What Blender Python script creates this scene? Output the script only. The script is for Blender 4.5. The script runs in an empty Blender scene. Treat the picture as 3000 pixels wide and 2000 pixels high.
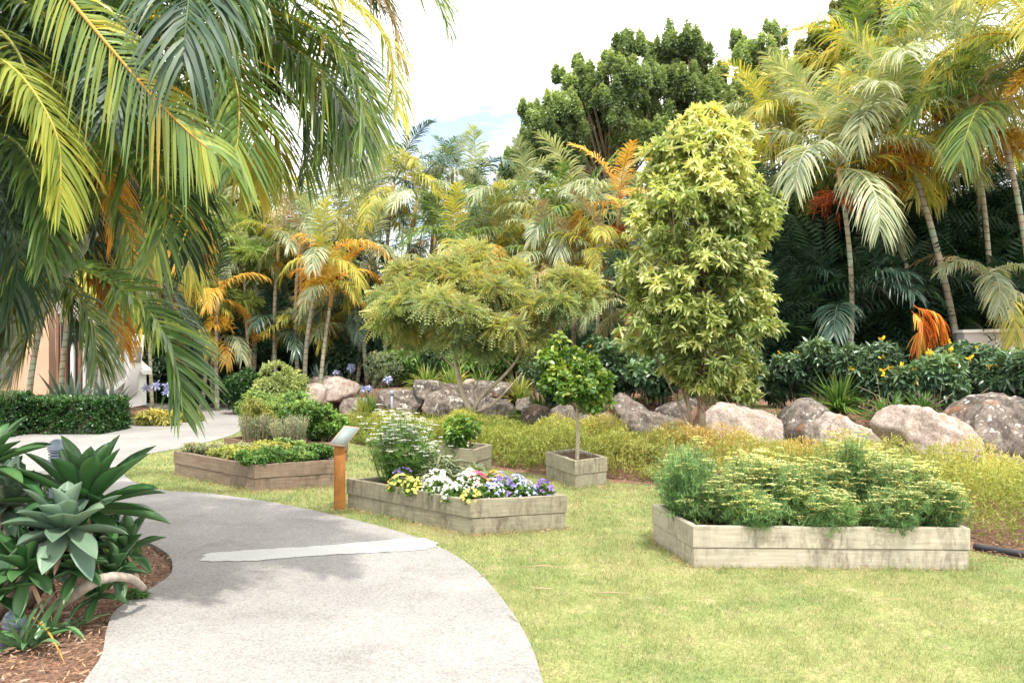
import bpy, math, random
import numpy as np
from mathutils import Vector, Matrix
from mathutils.geometry import tessellate_polygon

rng = np.random.default_rng(7)
random.seed(7)
sc = bpy.context.scene
COL = sc.collection
R = math.radians
HOR, FOC, CX, EYE = 800.0, 2000.0, 1176.0, 1.6

def at(u, v, Y):
    """point at distance Y seen at picture position u, v"""
    return np.array([(u - CX) / FOC * Y, Y, EYE - (v - HOR) / FOC * Y])

def gp(u, v):
    """ground point seen at picture position u, v"""
    Y = EYE * FOC / (v - HOR)
    return np.array([(u - CX) / FOC * Y, Y, 0.0])

# ------------------------------------------------------------------ terrain
LX = np.array([-60, -7, -5.3, -3.2, -1.7, 0, .8, 2.1, 3.0, 4.7, 5.3, 6.3, 9.0, 60])
LY = np.array([24, 23.4, 22.2, 21.2, 19.7, 19.4, 17.7, 16.4, 14.2, 13.3, 12.0, 11.2, 10.2, 10])
def sstep(t):
    t = np.clip(t, 0, 1)
    return t * t * (3 - 2 * t)
def gz(x, y):
    x = np.asarray(x, float); y = np.asarray(y, float)
    yl = np.interp(x, LX, LY)
    return .62 * sstep((y - yl) / .9) * sstep((x + 6.3) / 1.2) + .25 * sstep((y - yl - 3) / 8.)

# ------------------------------------------------------------------ mesh building
class MB:
    def __init__(s):
        s.V = []; s.F4 = []; s.F3 = []; s.v4 = []; s.v3 = []; s.n = 0
    def add(s, V, F, v=0.5):
        V = np.asarray(V, np.float32).reshape(-1, 3); F = np.asarray(F, np.int64)
        if len(F) == 0: return
        vv = np.broadcast_to(np.asarray(v, np.float32), (len(F),))
        if F.shape[1] == 4: s.F4.append(F + s.n); s.v4.append(vv)
        else: s.F3.append(F + s.n); s.v3.append(vv)
        s.V.append(V); s.n += len(V)
    def mesh(s, name, mat, smooth=False):
        V = np.concatenate(s.V)
        F4 = np.concatenate(s.F4) if s.F4 else np.zeros((0, 4), np.int64)
        F3 = np.concatenate(s.F3) if s.F3 else np.zeros((0, 3), np.int64)
        vv = np.concatenate([*s.v4, *s.v3])
        me = bpy.data.meshes.new(name)
        me.vertices.add(len(V)); me.vertices.foreach_set('co', V.ravel())
        nl = F4.size + F3.size
        me.loops.add(nl)
        me.loops.foreach_set('vertex_index', np.concatenate([F4.ravel(), F3.ravel()]).astype(np.int32))
        me.polygons.add(len(F4) + len(F3))
        st = np.concatenate([np.arange(len(F4)) * 4, F4.size + np.arange(len(F3)) * 3]).astype(np.int32)
        me.polygons.foreach_set('loop_start', st)
        a = me.attributes.new('v', 'FLOAT', 'FACE'); a.data.foreach_set('value', vv.astype(np.float32))
        if smooth: me.polygons.foreach_set('use_smooth', np.ones(len(vv), bool))
        me.update(calc_edges=True)
        if isinstance(mat, (list, tuple)):
            for m in mat: me.materials.append(m)
        else: me.materials.append(mat)
        return me
    def obj(s, name, mat, parent=None, smooth=False, loc=None):
        if not s.V: return None
        return link(name, s.mesh(name, mat, smooth), parent, loc)

def link(name, me, parent=None, loc=None):
    o = bpy.data.objects.new(name, me); COL.objects.link(o)
    if parent is not None: o.parent = parent
    if loc is not None: o.location = loc
    return o

def tag(o, label=None, cat=None, group=None, kind=None):
    if label: o['label'] = label
    if cat: o['category'] = cat
    if group: o['group'] = group
    if kind: o['kind'] = kind
    return o

def thing(name, label, cat, group=None, loc=(0, 0, 0), rz=0):
    o = bpy.data.objects.new(name, None); COL.objects.link(o)
    o.location = loc; o.rotation_euler = (0, 0, rz)
    o.empty_display_size = .1
    return tag(o, label, cat, group)

def nrm(a):
    return a / np.maximum(np.linalg.norm(a, axis=-1, keepdims=True), 1e-9)

def catmull(P, n):
    P = np.asarray(P, float)
    P = np.vstack([2 * P[0] - P[1], P, 2 * P[-1] - P[-2]])
    m = len(P) - 3
    t = np.linspace(0, m - 1e-6, n); i = t.astype(int); f = (t - i)[:, None]
    p0, p1, p2, p3 = P[i], P[i + 1], P[i + 2], P[i + 3]
    return .5 * (2 * p1 + (p2 - p0) * f + (2 * p0 - 5 * p1 + 4 * p2 - p3) * f ** 2 + (3 * p1 - p0 - 3 * p2 + p3) * f ** 3)

def tube(P, r, k=8):
    P = np.asarray(P, float); n = len(P); r = np.broadcast_to(np.asarray(r, float), (n,))
    T = nrm(np.gradient(P, axis=0))
    ref = np.array([0, 0, 1.]) if abs(T[:, 2]).mean() < .8 else np.array([1., .1, 0])
    X = nrm(np.cross(T, ref)); Z = np.cross(X, T)
    a = np.arange(k) * 2 * np.pi / k
    V = P[:, None] + r[:, None, None] * (np.cos(a)[None, :, None] * X[:, None] + np.sin(a)[None, :, None] * Z[:, None])
    i = np.arange(n - 1)[:, None] * k; j = np.arange(k)[None]; j2 = (j + 1) % k
    F = np.stack([i + j, i + j2, i + k + j2, i + k + j], -1).reshape(-1, 4)
    V = np.concatenate([V.reshape(-1, 3), P[:1], P[-1:]])
    c0, c1 = n * k, n * k + 1
    F3 = [(c0, (q + 1) % k, q) for q in range(k)] + [(c1, (n - 1) * k + q, (n - 1) * k + (q + 1) % k) for q in range(k)]
    return V, F, np.array(F3)

def add_tube(B, P, r, k=8, v=.5):
    V, F, F3 = tube(P, r, k)
    B.add(V, F, v)
    n0 = B.n - len(V)
    B.F3.append(F3 + n0); B.v3.append(np.full(len(F3), v, np.float32))

def box(B, c, s, rz=0, v=.5):
    x, y, z = np.asarray(s) / 2
    V = np.array([(a * x, b * y, d * z) for d in (-1, 1) for b in (-1, 1) for a in (-1, 1)])
    ca, sa = math.cos(rz), math.sin(rz)
    V = V @ np.array([[ca, sa, 0], [-sa, ca, 0], [0, 0, 1]]) + np.asarray(c)
    B.add(V, [(0, 2, 3, 1), (4, 5, 7, 6), (0, 1, 5, 4), (2, 6, 7, 3), (0, 4, 6, 2), (1, 3, 7, 5)], v)

def lathe(B, prof, k=20, c=(0, 0, 0), v=.5):
    prof = np.asarray(prof, float); n = len(prof); a = np.arange(k) * 2 * np.pi / k
    V = np.stack([prof[:, 0, None] * np.cos(a), prof[:, 0, None] * np.sin(a), np.repeat(prof[:, 1, None], k, 1)], -1).reshape(-1, 3) + np.asarray(c)
    i = np.arange(n - 1)[:, None] * k; j = np.arange(k)[None]; j2 = (j + 1) % k
    B.add(V, np.stack([i + j, i + j2, i + k + j2, i + k + j], -1).reshape(-1, 4), v)

# leaf templates: leaf along +y, width along x, up = z
def t_diamond(w=.35, c=.12, f=.05):
    return np.array([(0, 0, 0), (w / 2, .42, f), (0, 1, -c), (-w / 2, .42, f)]), np.array([(0, 1, 2, 3)])
def t_strip(w, prof, droop=.25, fold=0.0):
    """two quads wide when folded, else one"""
    n = len(prof); q = np.linspace(0, 1, n); prof = np.asarray(prof) * w / 2
    z = -droop * q ** 2
    if fold:
        V = np.stack([np.stack([-prof, q, z + fold * prof], 1), np.stack([0 * q, q, z], 1), np.stack([prof, q, z + fold * prof], 1)], 1).reshape(-1, 3)
        F = [(3 * i + a, 3 * i + a + 1, 3 * i + a + 4, 3 * i + a + 3) for i in range(n - 1) for a in (0, 1)]
    else:
        V = np.stack([np.stack([-prof, q, z], 1), np.stack([prof, q, z], 1)], 1).reshape(-1, 3)
        F = [(2 * i, 2 * i + 1, 2 * i + 3, 2 * i + 2) for i in range(n - 1)]
    return V, np.array(F)

def scatter(B, T, pos, dirs, scale, v=.5, roll=.5, up=(0, 0, 1)):
    TV, TF = T; N = len(pos)
    if N == 0: return
    y = nrm(np.asarray(dirs, float)); upv = np.broadcast_to(np.asarray(up, float), y.shape)
    x = np.cross(y, upv); bad = np.linalg.norm(x, axis=1) < 1e-3; x[bad] = (1, 0, 0); x = nrm(x); z = np.cross(x, y)
    a = rng.normal(0, roll, N)[:, None]
    x, z = x * np.cos(a) + z * np.sin(a), z * np.cos(a) - x * np.sin(a)
    s = np.broadcast_to(np.asarray(scale, float), (N,)) if np.ndim(scale) < 2 else None
    M = np.stack([x, y, z], 1)
    V = np.einsum('ki,nij->nkj', TV, M) * s[:, None, None] + np.asarray(pos)[:, None]
    F = TF[None] + (np.arange(N) * len(TV))[:, None, None]
    vv = np.repeat(np.broadcast_to(np.asarray(v, float), (N,)), len(TF))
    B.add(V.reshape(-1, 3), F.reshape(-1, TF.shape[1]), vv)

def rdir(n, zb=0.0):
    d = rng.normal(size=(n, 3)); d[:, 2] += zb
    return nrm(d)

def whorls(B, T, C, A, k, size, v, spread=(50, 100), grav=.35, jit=.25, off=0.0):
    """k leaves radiating from every centre C about axis A"""
    N = len(C); A = nrm(A)
    X = np.cross(A, rdir(N)); X = nrm(X); Z = np.cross(X, A)
    az = (np.arange(k)[None] / k * 2 * np.pi * 1.618 * 2 + rng.uniform(0, 6.28, (N, 1)))
    sp = np.radians(rng.uniform(*spread, (N, k)))
    d = A[:, None] * np.cos(sp)[..., None] + (X[:, None] * np.cos(az)[..., None] + Z[:, None] * np.sin(az)[..., None]) * np.sin(sp)[..., None]
    d = d + rng.normal(0, jit, d.shape); d[..., 2] -= grav
    d = nrm(d)
    sz = np.broadcast_to(np.asarray(size, float).reshape(-1, 1), (N, 1)) * rng.uniform(.65, 1.2, (N, k))
    p = C[:, None] + A[:, None] * (rng.uniform(-1, 0, (N, k)) * off)[..., None] + d * .05 * sz[..., None]
    vv = np.clip(np.broadcast_to(np.asarray(v, float).reshape(-1, 1), (N, 1)) + rng.normal(0, .12, (N, k)), 0, 1)
    scatter(B, T, p.reshape(-1, 3), d.reshape(-1, 3), sz.ravel(), vv.ravel(), .6)

def vnoise(p, s, seed=0):
    """cheap smooth value noise in 3-D, 0..1"""
    p = np.asarray(p, float) * s + seed * 17.3
    return .5 + .25 * (np.sin(p[..., 0] * 1.7 + np.sin(p[..., 1] * 1.3 + 1.1)) + np.sin(p[..., 1] * 2.1 + np.sin(p[..., 2] * 1.9 + p[..., 0] * .7)) * .6 + np.sin(p[..., 2] * 2.3 + p[..., 0] * 1.1 + 2) * .4)

# ------------------------------------------------------------------ materials
def newmat(name):
    m = bpy.data.materials.new(name); m.use_nodes = True
    nt = m.node_tree; nt.nodes.clear()
    out = nt.nodes.new('ShaderNodeOutputMaterial')
    return m, nt, out
def ramp(nt, fac, cols, interp='LINEAR'):
    r = nt.nodes.new('ShaderNodeValToRGB'); r.color_ramp.interpolation = interp
    e = r.color_ramp.elements
    while len(e) < len(cols): e.new(.5)
    for el, (p, c) in zip(e, cols): el.position = p; el.color = (*c, 1)
    nt.links.new(fac, r.inputs[0]); return r.outputs[0]
def node(nt, t, ins=None, **kw):
    n = nt.nodes.new(t)
    for k, v in kw.items(): setattr(n, k, v)
    for k, v in (ins or {}).items():
        if hasattr(v, 'is_output') or isinstance(v, bpy.types.NodeSocket): nt.links.new(v, n.inputs[k])
        else: n.inputs[k].default_value = v
    return n
def mixc(nt, f, a, b, mode='MIX'):
    n = nt.nodes.new('ShaderNodeMix'); n.data_type = 'RGBA'; n.blend_type = mode
    for i, x in ((0, f), (6, a), (7, b)):
        if isinstance(x, bpy.types.NodeSocket): nt.links.new(x, n.inputs[i])
        elif i == 0: n.inputs[0].default_value = x
        else: n.inputs[i].default_value = (*x, 1)
    return n.outputs[2]
def noise(nt, scale, vec=None, detail=3, rough=.55):
    n = node(nt, 'ShaderNodeTexNoise', {'Scale': scale, 'Detail': detail, 'Roughness': rough})
    if vec is not None: nt.links.new(vec, n.inputs['Vector'])
    return n.outputs[0]

def leafmat(name, cols, trans=.3, rough=.42, spec=.35, big=None, tint=(1.2, 1.2, .6)):
    m, nt, out = newmat(name)
    a = node(nt, 'ShaderNodeAttribute', attribute_name='v')
    c = ramp(nt, a.outputs['Fac'], cols)
    geo = node(nt, 'ShaderNodeNewGeometry')
    n1 = noise(nt, (big or 1.2), geo.outputs['Position'], 2)
    dk = ramp(nt, n1, [(.3, (.72, .76, .8)), (.7, (1.22, 1.18, 1.05))])
    c = mixc(nt, 1, c, dk, 'MULTIPLY')
    oi = node(nt, 'ShaderNodeObjectInfo')
    hv = node(nt, 'ShaderNodeMapRange', {0: oi.outputs['Random'], 3: .82, 4: 1.18})
    hs = node(nt, 'ShaderNodeHueSaturation', {'Value': hv.outputs[0], 'Color': c})
    c = hs.outputs[0]
    p = node(nt, 'ShaderNodeBsdfPrincipled', {'Base Color': c, 'Roughness': rough, 'Specular IOR Level': spec})
    tc = mixc(nt, 1, c, tint, 'MULTIPLY')
    t = node(nt, 'ShaderNodeBsdfTranslucent', {'Color': tc})
    mx = node(nt, 'ShaderNodeMixShader', {0: trans, 1: p.outputs[0], 2: t.outputs[0]})
    nt.links.new(mx.outputs[0], out.inputs[0])
    return m

def solid(name, col, rough=.6, spec=.4, var=.15, scale=8, bump=.0, metal=0):
    m, nt, out = newmat(name)
    tc = node(nt, 'ShaderNodeTexCoord')
    n = noise(nt, scale, tc.outputs['Object'], 5)
    c = ramp(nt, n, [(.3, tuple(x * (1 - var) for x in col)), (.7, tuple(min(1, x * (1 + var)) for x in col))])
    p = node(nt, 'ShaderNodeBsdfPrincipled', {'Base Color': c, 'Roughness': rough, 'Specular IOR Level': spec, 'Metallic': metal})
    if bump:
        b = node(nt, 'ShaderNodeBump', {'Strength': bump, 'Distance': .02, 'Height': n}); nt.links.new(b.outputs[0], p.inputs['Normal'])
    nt.links.new(p.outputs[0], out.inputs[0]); return m

def barkmat(name, c0, c1, ring=0, ringc=(.2, .17, .13), scale=9, moss=None):
    m, nt, out = newmat(name)
    g = node(nt, 'ShaderNodeNewGeometry')
    mp = node(nt, 'ShaderNodeMapping', {'Vector': g.outputs['Position'], 'Scale': (1, 1, .35)})
    n = noise(nt, scale, mp.outputs[0], 6, .65)
    c = ramp(nt, n, [(.32, c0), (.66, c1)])
    if moss: c = mixc(nt, ramp(nt, noise(nt, 3.5, g.outputs['Position'], 3), [(.48, (0, 0, 0)), (.6, (1, 1, 1))]), c, moss)
    h = n
    if ring:
        sx = node(nt, 'ShaderNodeSeparateXYZ', {0: g.outputs['Position']})
        w = node(nt, 'ShaderNodeMath', {0: sx.outputs[2], 1: ring}, operation='MULTIPLY')
        w2 = node(nt, 'ShaderNodeMath', {0: w.outputs[0], 1: noise(nt, 2, g.outputs['Position'], 2)}, operation='ADD')
        fr = node(nt, 'ShaderNodeMath', {0: w2.outputs[0]}, operation='FRACT')
        k = ramp(nt, fr.outputs[0], [(0, (1, 1, 1)), (.1, (1, 1, 1)), (.17, (0, 0, 0)), (1, (0, 0, 0))])
        c = mixc(nt, k, c, ringc)
    p = node(nt, 'ShaderNodeBsdfPrincipled', {'Base Color': c, 'Roughness': .8})
    b = node(nt, 'ShaderNodeBump', {'Strength': .5, 'Distance': .01, 'Height': h}); nt.links.new(b.outputs[0], p.inputs['Normal'])
    nt.links.new(p.outputs[0], out.inputs[0]); return m

# greens (real-world base colours)
M = {}
M['palm_green'] = leafmat('palm green leaf', [(0, (.035, .08, .025)), (.45, (.12, .21, .06)), (.8, (.28, .34, .06)), (.93, (.42, .34, .04)), (1, (.5, .3, .05))], .32, .38, .5)
M['palm_yellow'] = leafmat('palm yellowing leaf', [(0, (.14, .2, .04)), (.4, (.32, .36, .08)), (.75, (.58, .5, .1)), (1, (.68, .45, .07))], .4, .45, .4)
M['palm_pale'] = leafmat('palm silvery leaf', [(0, (.13, .19, .1)), (.5, (.33, .38, .22)), (.85, (.58, .58, .4)), (1, (.6, .46, .2))], .35, .36, .55)
M['palm_dark'] = leafmat('palm painted shade leaf', [(0, (.012, .035, .018)), (.6, (.035, .08, .04)), (.9, (.08, .13, .05)), (1, (.2, .17, .06))], .2, .45, .4)  # dark copy of the palm leaf, with the shade put into its colour
M['palm_blue'] = leafmat('palm blue green leaf', [(0, (.02, .06, .045)), (.5, (.06, .12, .085)), (1, (.17, .22, .15))], .2, .35, .6)
M['palm_orange'] = leafmat('palm orange dying leaf', [(0, (.42, .2, .04)), (.4, (.68, .38, .07)), (.75, (.75, .54, .12)), (1, (.6, .18, .04))], .4, .5, .25, tint=(1.3, 1.1, .7))
M['palm_straw'] = leafmat('palm dry leaf', [(0, (.22, .15, .08)), (.5, (.42, .32, .17)), (1, (.6, .48, .3))], .25, .6, .2, tint=(1.1, 1, .8))
M['panicle'] = leafmat('palm flower panicle', [(0, (.35, .14, .02)), (.5, (.6, .32, .03)), (1, (.6, .42, .05))], .2, .6, .2, tint=(1, 1, 1))
M['redstalk'] = leafmat('palm red stalk', [(0, (.35, .05, .02)), (1, (.6, .14, .03))], .1, .5, .3, tint=(1, 1, 1))
M['shaft'] = barkmat('palm crownshaft', (.38, .2, .06), (.42, .36, .16), 0, scale=4)
M['shaft_orange'] = barkmat('palm orange crownshaft', (.5, .2, .05), (.55, .33, .16), 0, scale=3)
M['ptrunk'] = barkmat('palm ringed trunk', (.2, .17, .12), (.36, .31, .22), 6.5, (.1, .08, .055), 7, (.24, .28, .2))
M['ptrunk_near'] = barkmat('palm ringed grey trunk', (.22, .24, .2), (.45, .47, .42), 4.2, (.1, .085, .06), 9, (.2, .25, .17))
M['ptrunk_brown'] = barkmat('palm brown trunk', (.12, .08, .05), (.28, .2, .12), 6, (.06, .04, .03), 9)
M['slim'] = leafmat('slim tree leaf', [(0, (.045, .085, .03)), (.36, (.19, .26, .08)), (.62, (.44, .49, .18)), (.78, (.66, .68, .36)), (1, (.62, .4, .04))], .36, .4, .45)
M['feather'] = leafmat('feathery tree leaf', [(0, (.17, .26, .12)), (.45, (.4, .5, .25)), (.78, (.62, .64, .28)), (.95, (.66, .55, .22)), (1, (.66, .42, .18))], .35, .5, .25)
M['lime'] = leafmat('lime fern leaf', [(0, (.13, .2, .06)), (.6, (.27, .36, .11)), (1, (.42, .48, .17))], .35, .5, .25)
M['citrus'] = leafmat('citrus leaf', [(0, (.025, .08, .018)), (.5, (.08, .18, .03)), (.85, (.26, .36, .06)), (1, (.42, .45, .1))], .3, .3, .55)
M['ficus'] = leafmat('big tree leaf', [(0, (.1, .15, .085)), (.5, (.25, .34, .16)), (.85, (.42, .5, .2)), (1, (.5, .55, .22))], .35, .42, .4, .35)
M['ficus_pale'] = leafmat('pale tree leaf', [(0, (.1, .13, .06)), (.5, (.22, .26, .1)), (1, (.42, .42, .2))], .3, .5, .3, .4)
M['shrub'] = leafmat('glossy shrub leaf', [(0, (.025, .06, .035)), (.5, (.075, .14, .075)), (.85, (.17, .26, .12)), (1, (.3, .4, .15))], .2, .33, .55)
M['hedge_dark'] = leafmat('dark hedge leaf', [(0, (.015, .05, .015)), (.6, (.045, .12, .035)), (1, (.14, .24, .07))], .2, .35, .5)
M['hedge_light'] = leafmat('variegated hedge leaf', [(0, (.1, .18, .05)), (.5, (.34, .42, .16)), (1, (.66, .66, .34))], .3, .45, .35)
M['cover'] = leafmat('ground cover leaf', [(0, (.13, .17, .04)), (.45, (.3, .34, .09)), (.75, (.5, .47, .15)), (1, (.68, .42, .18))], .35, .6, .2, .9)
M['strap'] = leafmat('strappy leaf', [(0, (.04, .1, .02)), (.55, (.14, .25, .06)), (.9, (.34, .42, .12)), (1, (.55, .5, .15))], .3, .38, .5)
M['agave'] = leafmat('agave leaf', [(0, (.03, .1, .03)), (.5, (.075, .17, .06)), (1, (.14, .26, .12))], .12, .36, .5, 4, tint=(1.2, 1.3, .6))
M['agave_grey'] = leafmat('grey agave leaf', [(0, (.08, .15, .1)), (1, (.2, .29, .2))], .1, .42, .45, 5)
M['blueagave'] = leafmat('blue green sword leaf', [(0, (.05, .1, .08)), (1, (.16, .23, .19))], .1, .4, .5)
M['herb'] = leafmat('herb leaf', [(0, (.05, .13, .03)), (.6, (.14, .26, .06)), (1, (.33, .42, .12))], .3, .45, .35, 3)
M['herb_grey'] = leafmat('grey herb leaf', [(0, (.11, .16, .09)), (.6, (.24, .29, .17)), (1, (.45, .44, .25))], .25, .55, .25, 3)
M['herb_gold'] = leafmat('gold herb leaf', [(0, (.16, .2, .05)), (.6, (.36, .38, .1)), (1, (.55, .45, .14))], .3, .5, .3, 3)
M['fennel'] = leafmat('fennel leaf', [(0, (.07, .16, .06)), (.6, (.19, .31, .12)), (1, (.4, .48, .2))], .3, .5, .3, 3)
M['umbel'] = leafmat('yellow umbel', [(0, (.45, .48, .16)), (1, (.72, .68, .32))], .25, .6, .2, 4, tint=(1, 1, .8))
M['dry'] = leafmat('dry litter', [(0, (.16, .09, .06)), (.5, (.32, .19, .12)), (1, (.5, .37, .26))], .1, .7, .15, 4, tint=(1, 1, 1))
def petal(name, a, b): return leafmat(name, [(0, a), (1, b)], .25, .6, .2, 6, tint=(1, 1, 1))
M['p_white'] = petal('white petals', (.75, .75, .7), (.85, .85, .82))
M['p_yellow'] = petal('yellow petals', (.75, .6, .08), (.82, .75, .3))
M['p_amber'] = petal('amber trumpet petals', (.75, .42, .02), (.82, .62, .06))
M['p_blue'] = petal('lilac blue petals', (.35, .38, .7), (.6, .62, .85))
M['p_purple'] = petal('purple petals', (.16, .07, .3), (.45, .36, .7))
M['p_pink'] = petal('pink petals', (.6, .03, .16), (.75, .2, .35))
M['p_orange'] = petal('orange petals', (.75, .28, .03), (.8, .5, .1))
M['bark'] = barkmat('brown bark', (.16, .11, .07), (.34, .26, .18))
M['bark_pale'] = barkmat('pale smooth bark', (.3, .24, .17), (.5, .43, .33), scale=12)
M['bark_stem'] = barkmat('grey ringed stem bark', (.22, .185, .15), (.42, .36, .3), 0, (.16, .12, .1), 26)
M['twig'] = barkmat('dry twigs', (.2, .14, .1), (.4, .31, .22), scale=14)

# -- ground materials
def matground():
    m, nt, out = newmat('garden soil and mulch')
    g = node(nt, 'ShaderNodeNewGeometry'); P = g.outputs['Position']
    c = ramp(nt, noise(nt, 1.1, P, 5), [(.3, (.17, .1, .07)), (.7, (.34, .21, .15))])
    f = ramp(nt, noise(nt, 45, P, 5, .7), [(.35, (.35, .3, .3)), (.55, (1, 1, 1)), (.72, (1.9, 1.7, 1.6))])
    c = mixc(nt, 1, c, f, 'MULTIPLY')
    p = node(nt, 'ShaderNodeBsdfPrincipled', {'Base Color': c, 'Roughness': .95, 'Specular IOR Level': .1})
    b = node(nt, 'ShaderNodeBump', {'Strength': .9, 'Distance': .03, 'Height': noise(nt, 40, P, 6, .7)}); nt.links.new(b.outputs[0], p.inputs['Normal'])
    nt.links.new(p.outputs[0], out.inputs[0]); return m
def matlawn(name='lawn turf', blades=False):
    m, nt, out = newmat(name)
    g = node(nt, 'ShaderNodeNewGeometry'); P = g.outputs['Position']
    n1 = noise(nt, .9, P, 6, .68)
    c = ramp(nt, n1, [(.3, (.18, .25, .09)), (.45, (.25, .295, .11)), (.58, (.315, .33, .14)), (.72, (.37, .345, .18))])
    n2 = noise(nt, 5, P, 4, .65)
    c = mixc(nt, ramp(nt, n2, [(.5, (0, 0, 0)), (.7, (.5, .5, .5))]), c, (.47, .4, .24))
    if blades:
        a = node(nt, 'ShaderNodeAttribute', attribute_name='v')
        k = ramp(nt, a.outputs['Fac'], [(0, (.55, .7, .5)), (.5, (1, 1, 1)), (.85, (1.25, 1.2, 1.1)), (1, (1.5, 1.25, 1.3))])
        c = mixc(nt, 1, c, k, 'MULTIPLY')
        p = node(nt, 'ShaderNodeBsdfPrincipled', {'Base Color': c, 'Roughness': .55, 'Specular IOR Level': .25})
        t = node(nt, 'ShaderNodeBsdfTranslucent', {'Color': c})
        mx = node(nt, 'ShaderNodeMixShader', {0: .3, 1: p.outputs[0], 2: t.outputs[0]}); nt.links.new(mx.outputs[0], out.inputs[0])
    else:
        k = ramp(nt, noise(nt, 60, P, 4, .7), [(.3, (.5, .5, .4)), (.6, (1.05, 1, 1))])
        c = mixc(nt, 1, c, k, 'MULTIPLY')
        p = node(nt, 'ShaderNodeBsdfPrincipled', {'Base Color': c, 'Roughness': .9, 'Specular IOR Level': .1})
        b = node(nt, 'ShaderNodeBump', {'Strength': .6, 'Distance': .02, 'Height': noise(nt, 90, P, 4)}); nt.links.new(b.outputs[0], p.inputs['Normal'])
        nt.links.new(p.outputs[0], out.inputs[0])
    return m
def matpath(name, lo, hi, patchy=True):
    m, nt, out = newmat(name)
    g = node(nt, 'ShaderNodeNewGeometry'); P = g.outputs['Position']
    c = ramp(nt, noise(nt, .8, P, 6, .6), [(.3, lo), (.7, hi)])
    if patchy:
        v = node(nt, 'ShaderNodeTexVoronoi', {'Scale': 95, 'Vector': P})
        agg = ramp(nt, v.outputs['Color'], [(0, (.62, .6, .58)), (.5, (1, 1, 1)), (1, (1.3, 1.28, 1.25))])
        c = mixc(nt, .8, c, agg, 'MULTIPLY')
        st = ramp(nt, noise(nt, 2.2, P, 5, .7), [(.52, (1, 1, 1)), (.7, (.83, .82, .8))])
        c = mixc(nt, 1, c, st, 'MULTIPLY')
    c = mixc(nt, 1, c, ramp(nt, noise(nt, 70, P, 4, .8), [(.3, (.8, .8, .8)), (.7, (1.15, 1.15, 1.15))]), 'MULTIPLY')
    p = node(nt, 'ShaderNodeBsdfPrincipled', {'Base Color': c, 'Roughness': .85, 'Specular IOR Level': .25})
    b = node(nt, 'ShaderNodeBump', {'Strength': .35, 'Distance': .008, 'Height': noise(nt, 110, P, 4)}); nt.links.new(b.outputs[0], p.inputs['Normal'])
    nt.links.new(p.outputs[0], out.inputs[0]); return m
def matwood(name, a, b_, stain=(.09, .07, .045), amt=.55, green=(.33, .325, .235), gam=.35):
    m, nt, out = newmat(name)
    uv = node(nt, 'ShaderNodeUVMap')
    mp = node(nt, 'ShaderNodeMapping', {'Vector': uv.outputs[0], 'Scale': (1.2, 14, 1)})
    grain = noise(nt, 3, mp.outputs[0], 6, .65)
    c = ramp(nt, grain, [(.3, a), (.68, b_)])
    fine = node(nt, 'ShaderNodeMapping', {'Vector': uv.outputs[0], 'Scale': (2, 60, 1)})
    c = mixc(nt, 1, c, ramp(nt, noise(nt, 4, fine.outputs[0], 4, .6), [(.3, (.86, .85, .83)), (.7, (1.1, 1.1, 1.1))]), 'MULTIPLY')
    mg = ramp(nt, noise(nt, 2.2, uv.outputs[0], 4), [(.42, (0, 0, 0)), (.7, (gam,) * 3)])
    c = mixc(nt, mg, c, green)
    mp2 = node(nt, 'ShaderNodeMapping', {'Vector': uv.outputs[0], 'Scale': (9, 2.2, 1)})
    s = ramp(nt, noise(nt, 2.0, mp2.outputs[0], 8, .75), [(.42, (0, 0, 0)), (.62, (1, 1, 1))])
    s2 = ramp(nt, noise(nt, 1.9, uv.outputs[0], 6, .7), [(.42, (0, 0, 0)), (.57, (amt,) * 3)])
    c = mixc(nt, mixc(nt, 1, s, s2, 'MULTIPLY'), c, stain)
    c = mixc(nt, ramp(nt, noise(nt, .9, uv.outputs[0], 5, .7), [(.4, (0, 0, 0)), (.7, (.45,) * 3)]), c, tuple(x * .62 for x in b_))
    # knots
    vk = node(nt, 'ShaderNodeTexVoronoi', {'Scale': 1.5, 'Vector': node(nt, 'ShaderNodeMapping', {'Vector': uv.outputs[0], 'Scale': (1, 3.4, 1)}).outputs[0]})
    kn = ramp(nt, vk.outputs['Distance'], [(0, (.75,) * 3), (.035, (.5,) * 3), (.07, (0, 0, 0))])
    c = mixc(nt, kn, c, (.16, .09, .05))
    p = node(nt, 'ShaderNodeBsdfPrincipled', {'Base Color': c, 'Roughness': .8, 'Specular IOR Level': .2})
    bp = node(nt, 'ShaderNodeBump', {'Strength': .35, 'Distance': .006, 'Height': grain}); nt.links.new(bp.outputs[0], p.inputs['Normal'])
    nt.links.new(p.outputs[0], out.inputs[0]); return m
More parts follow.
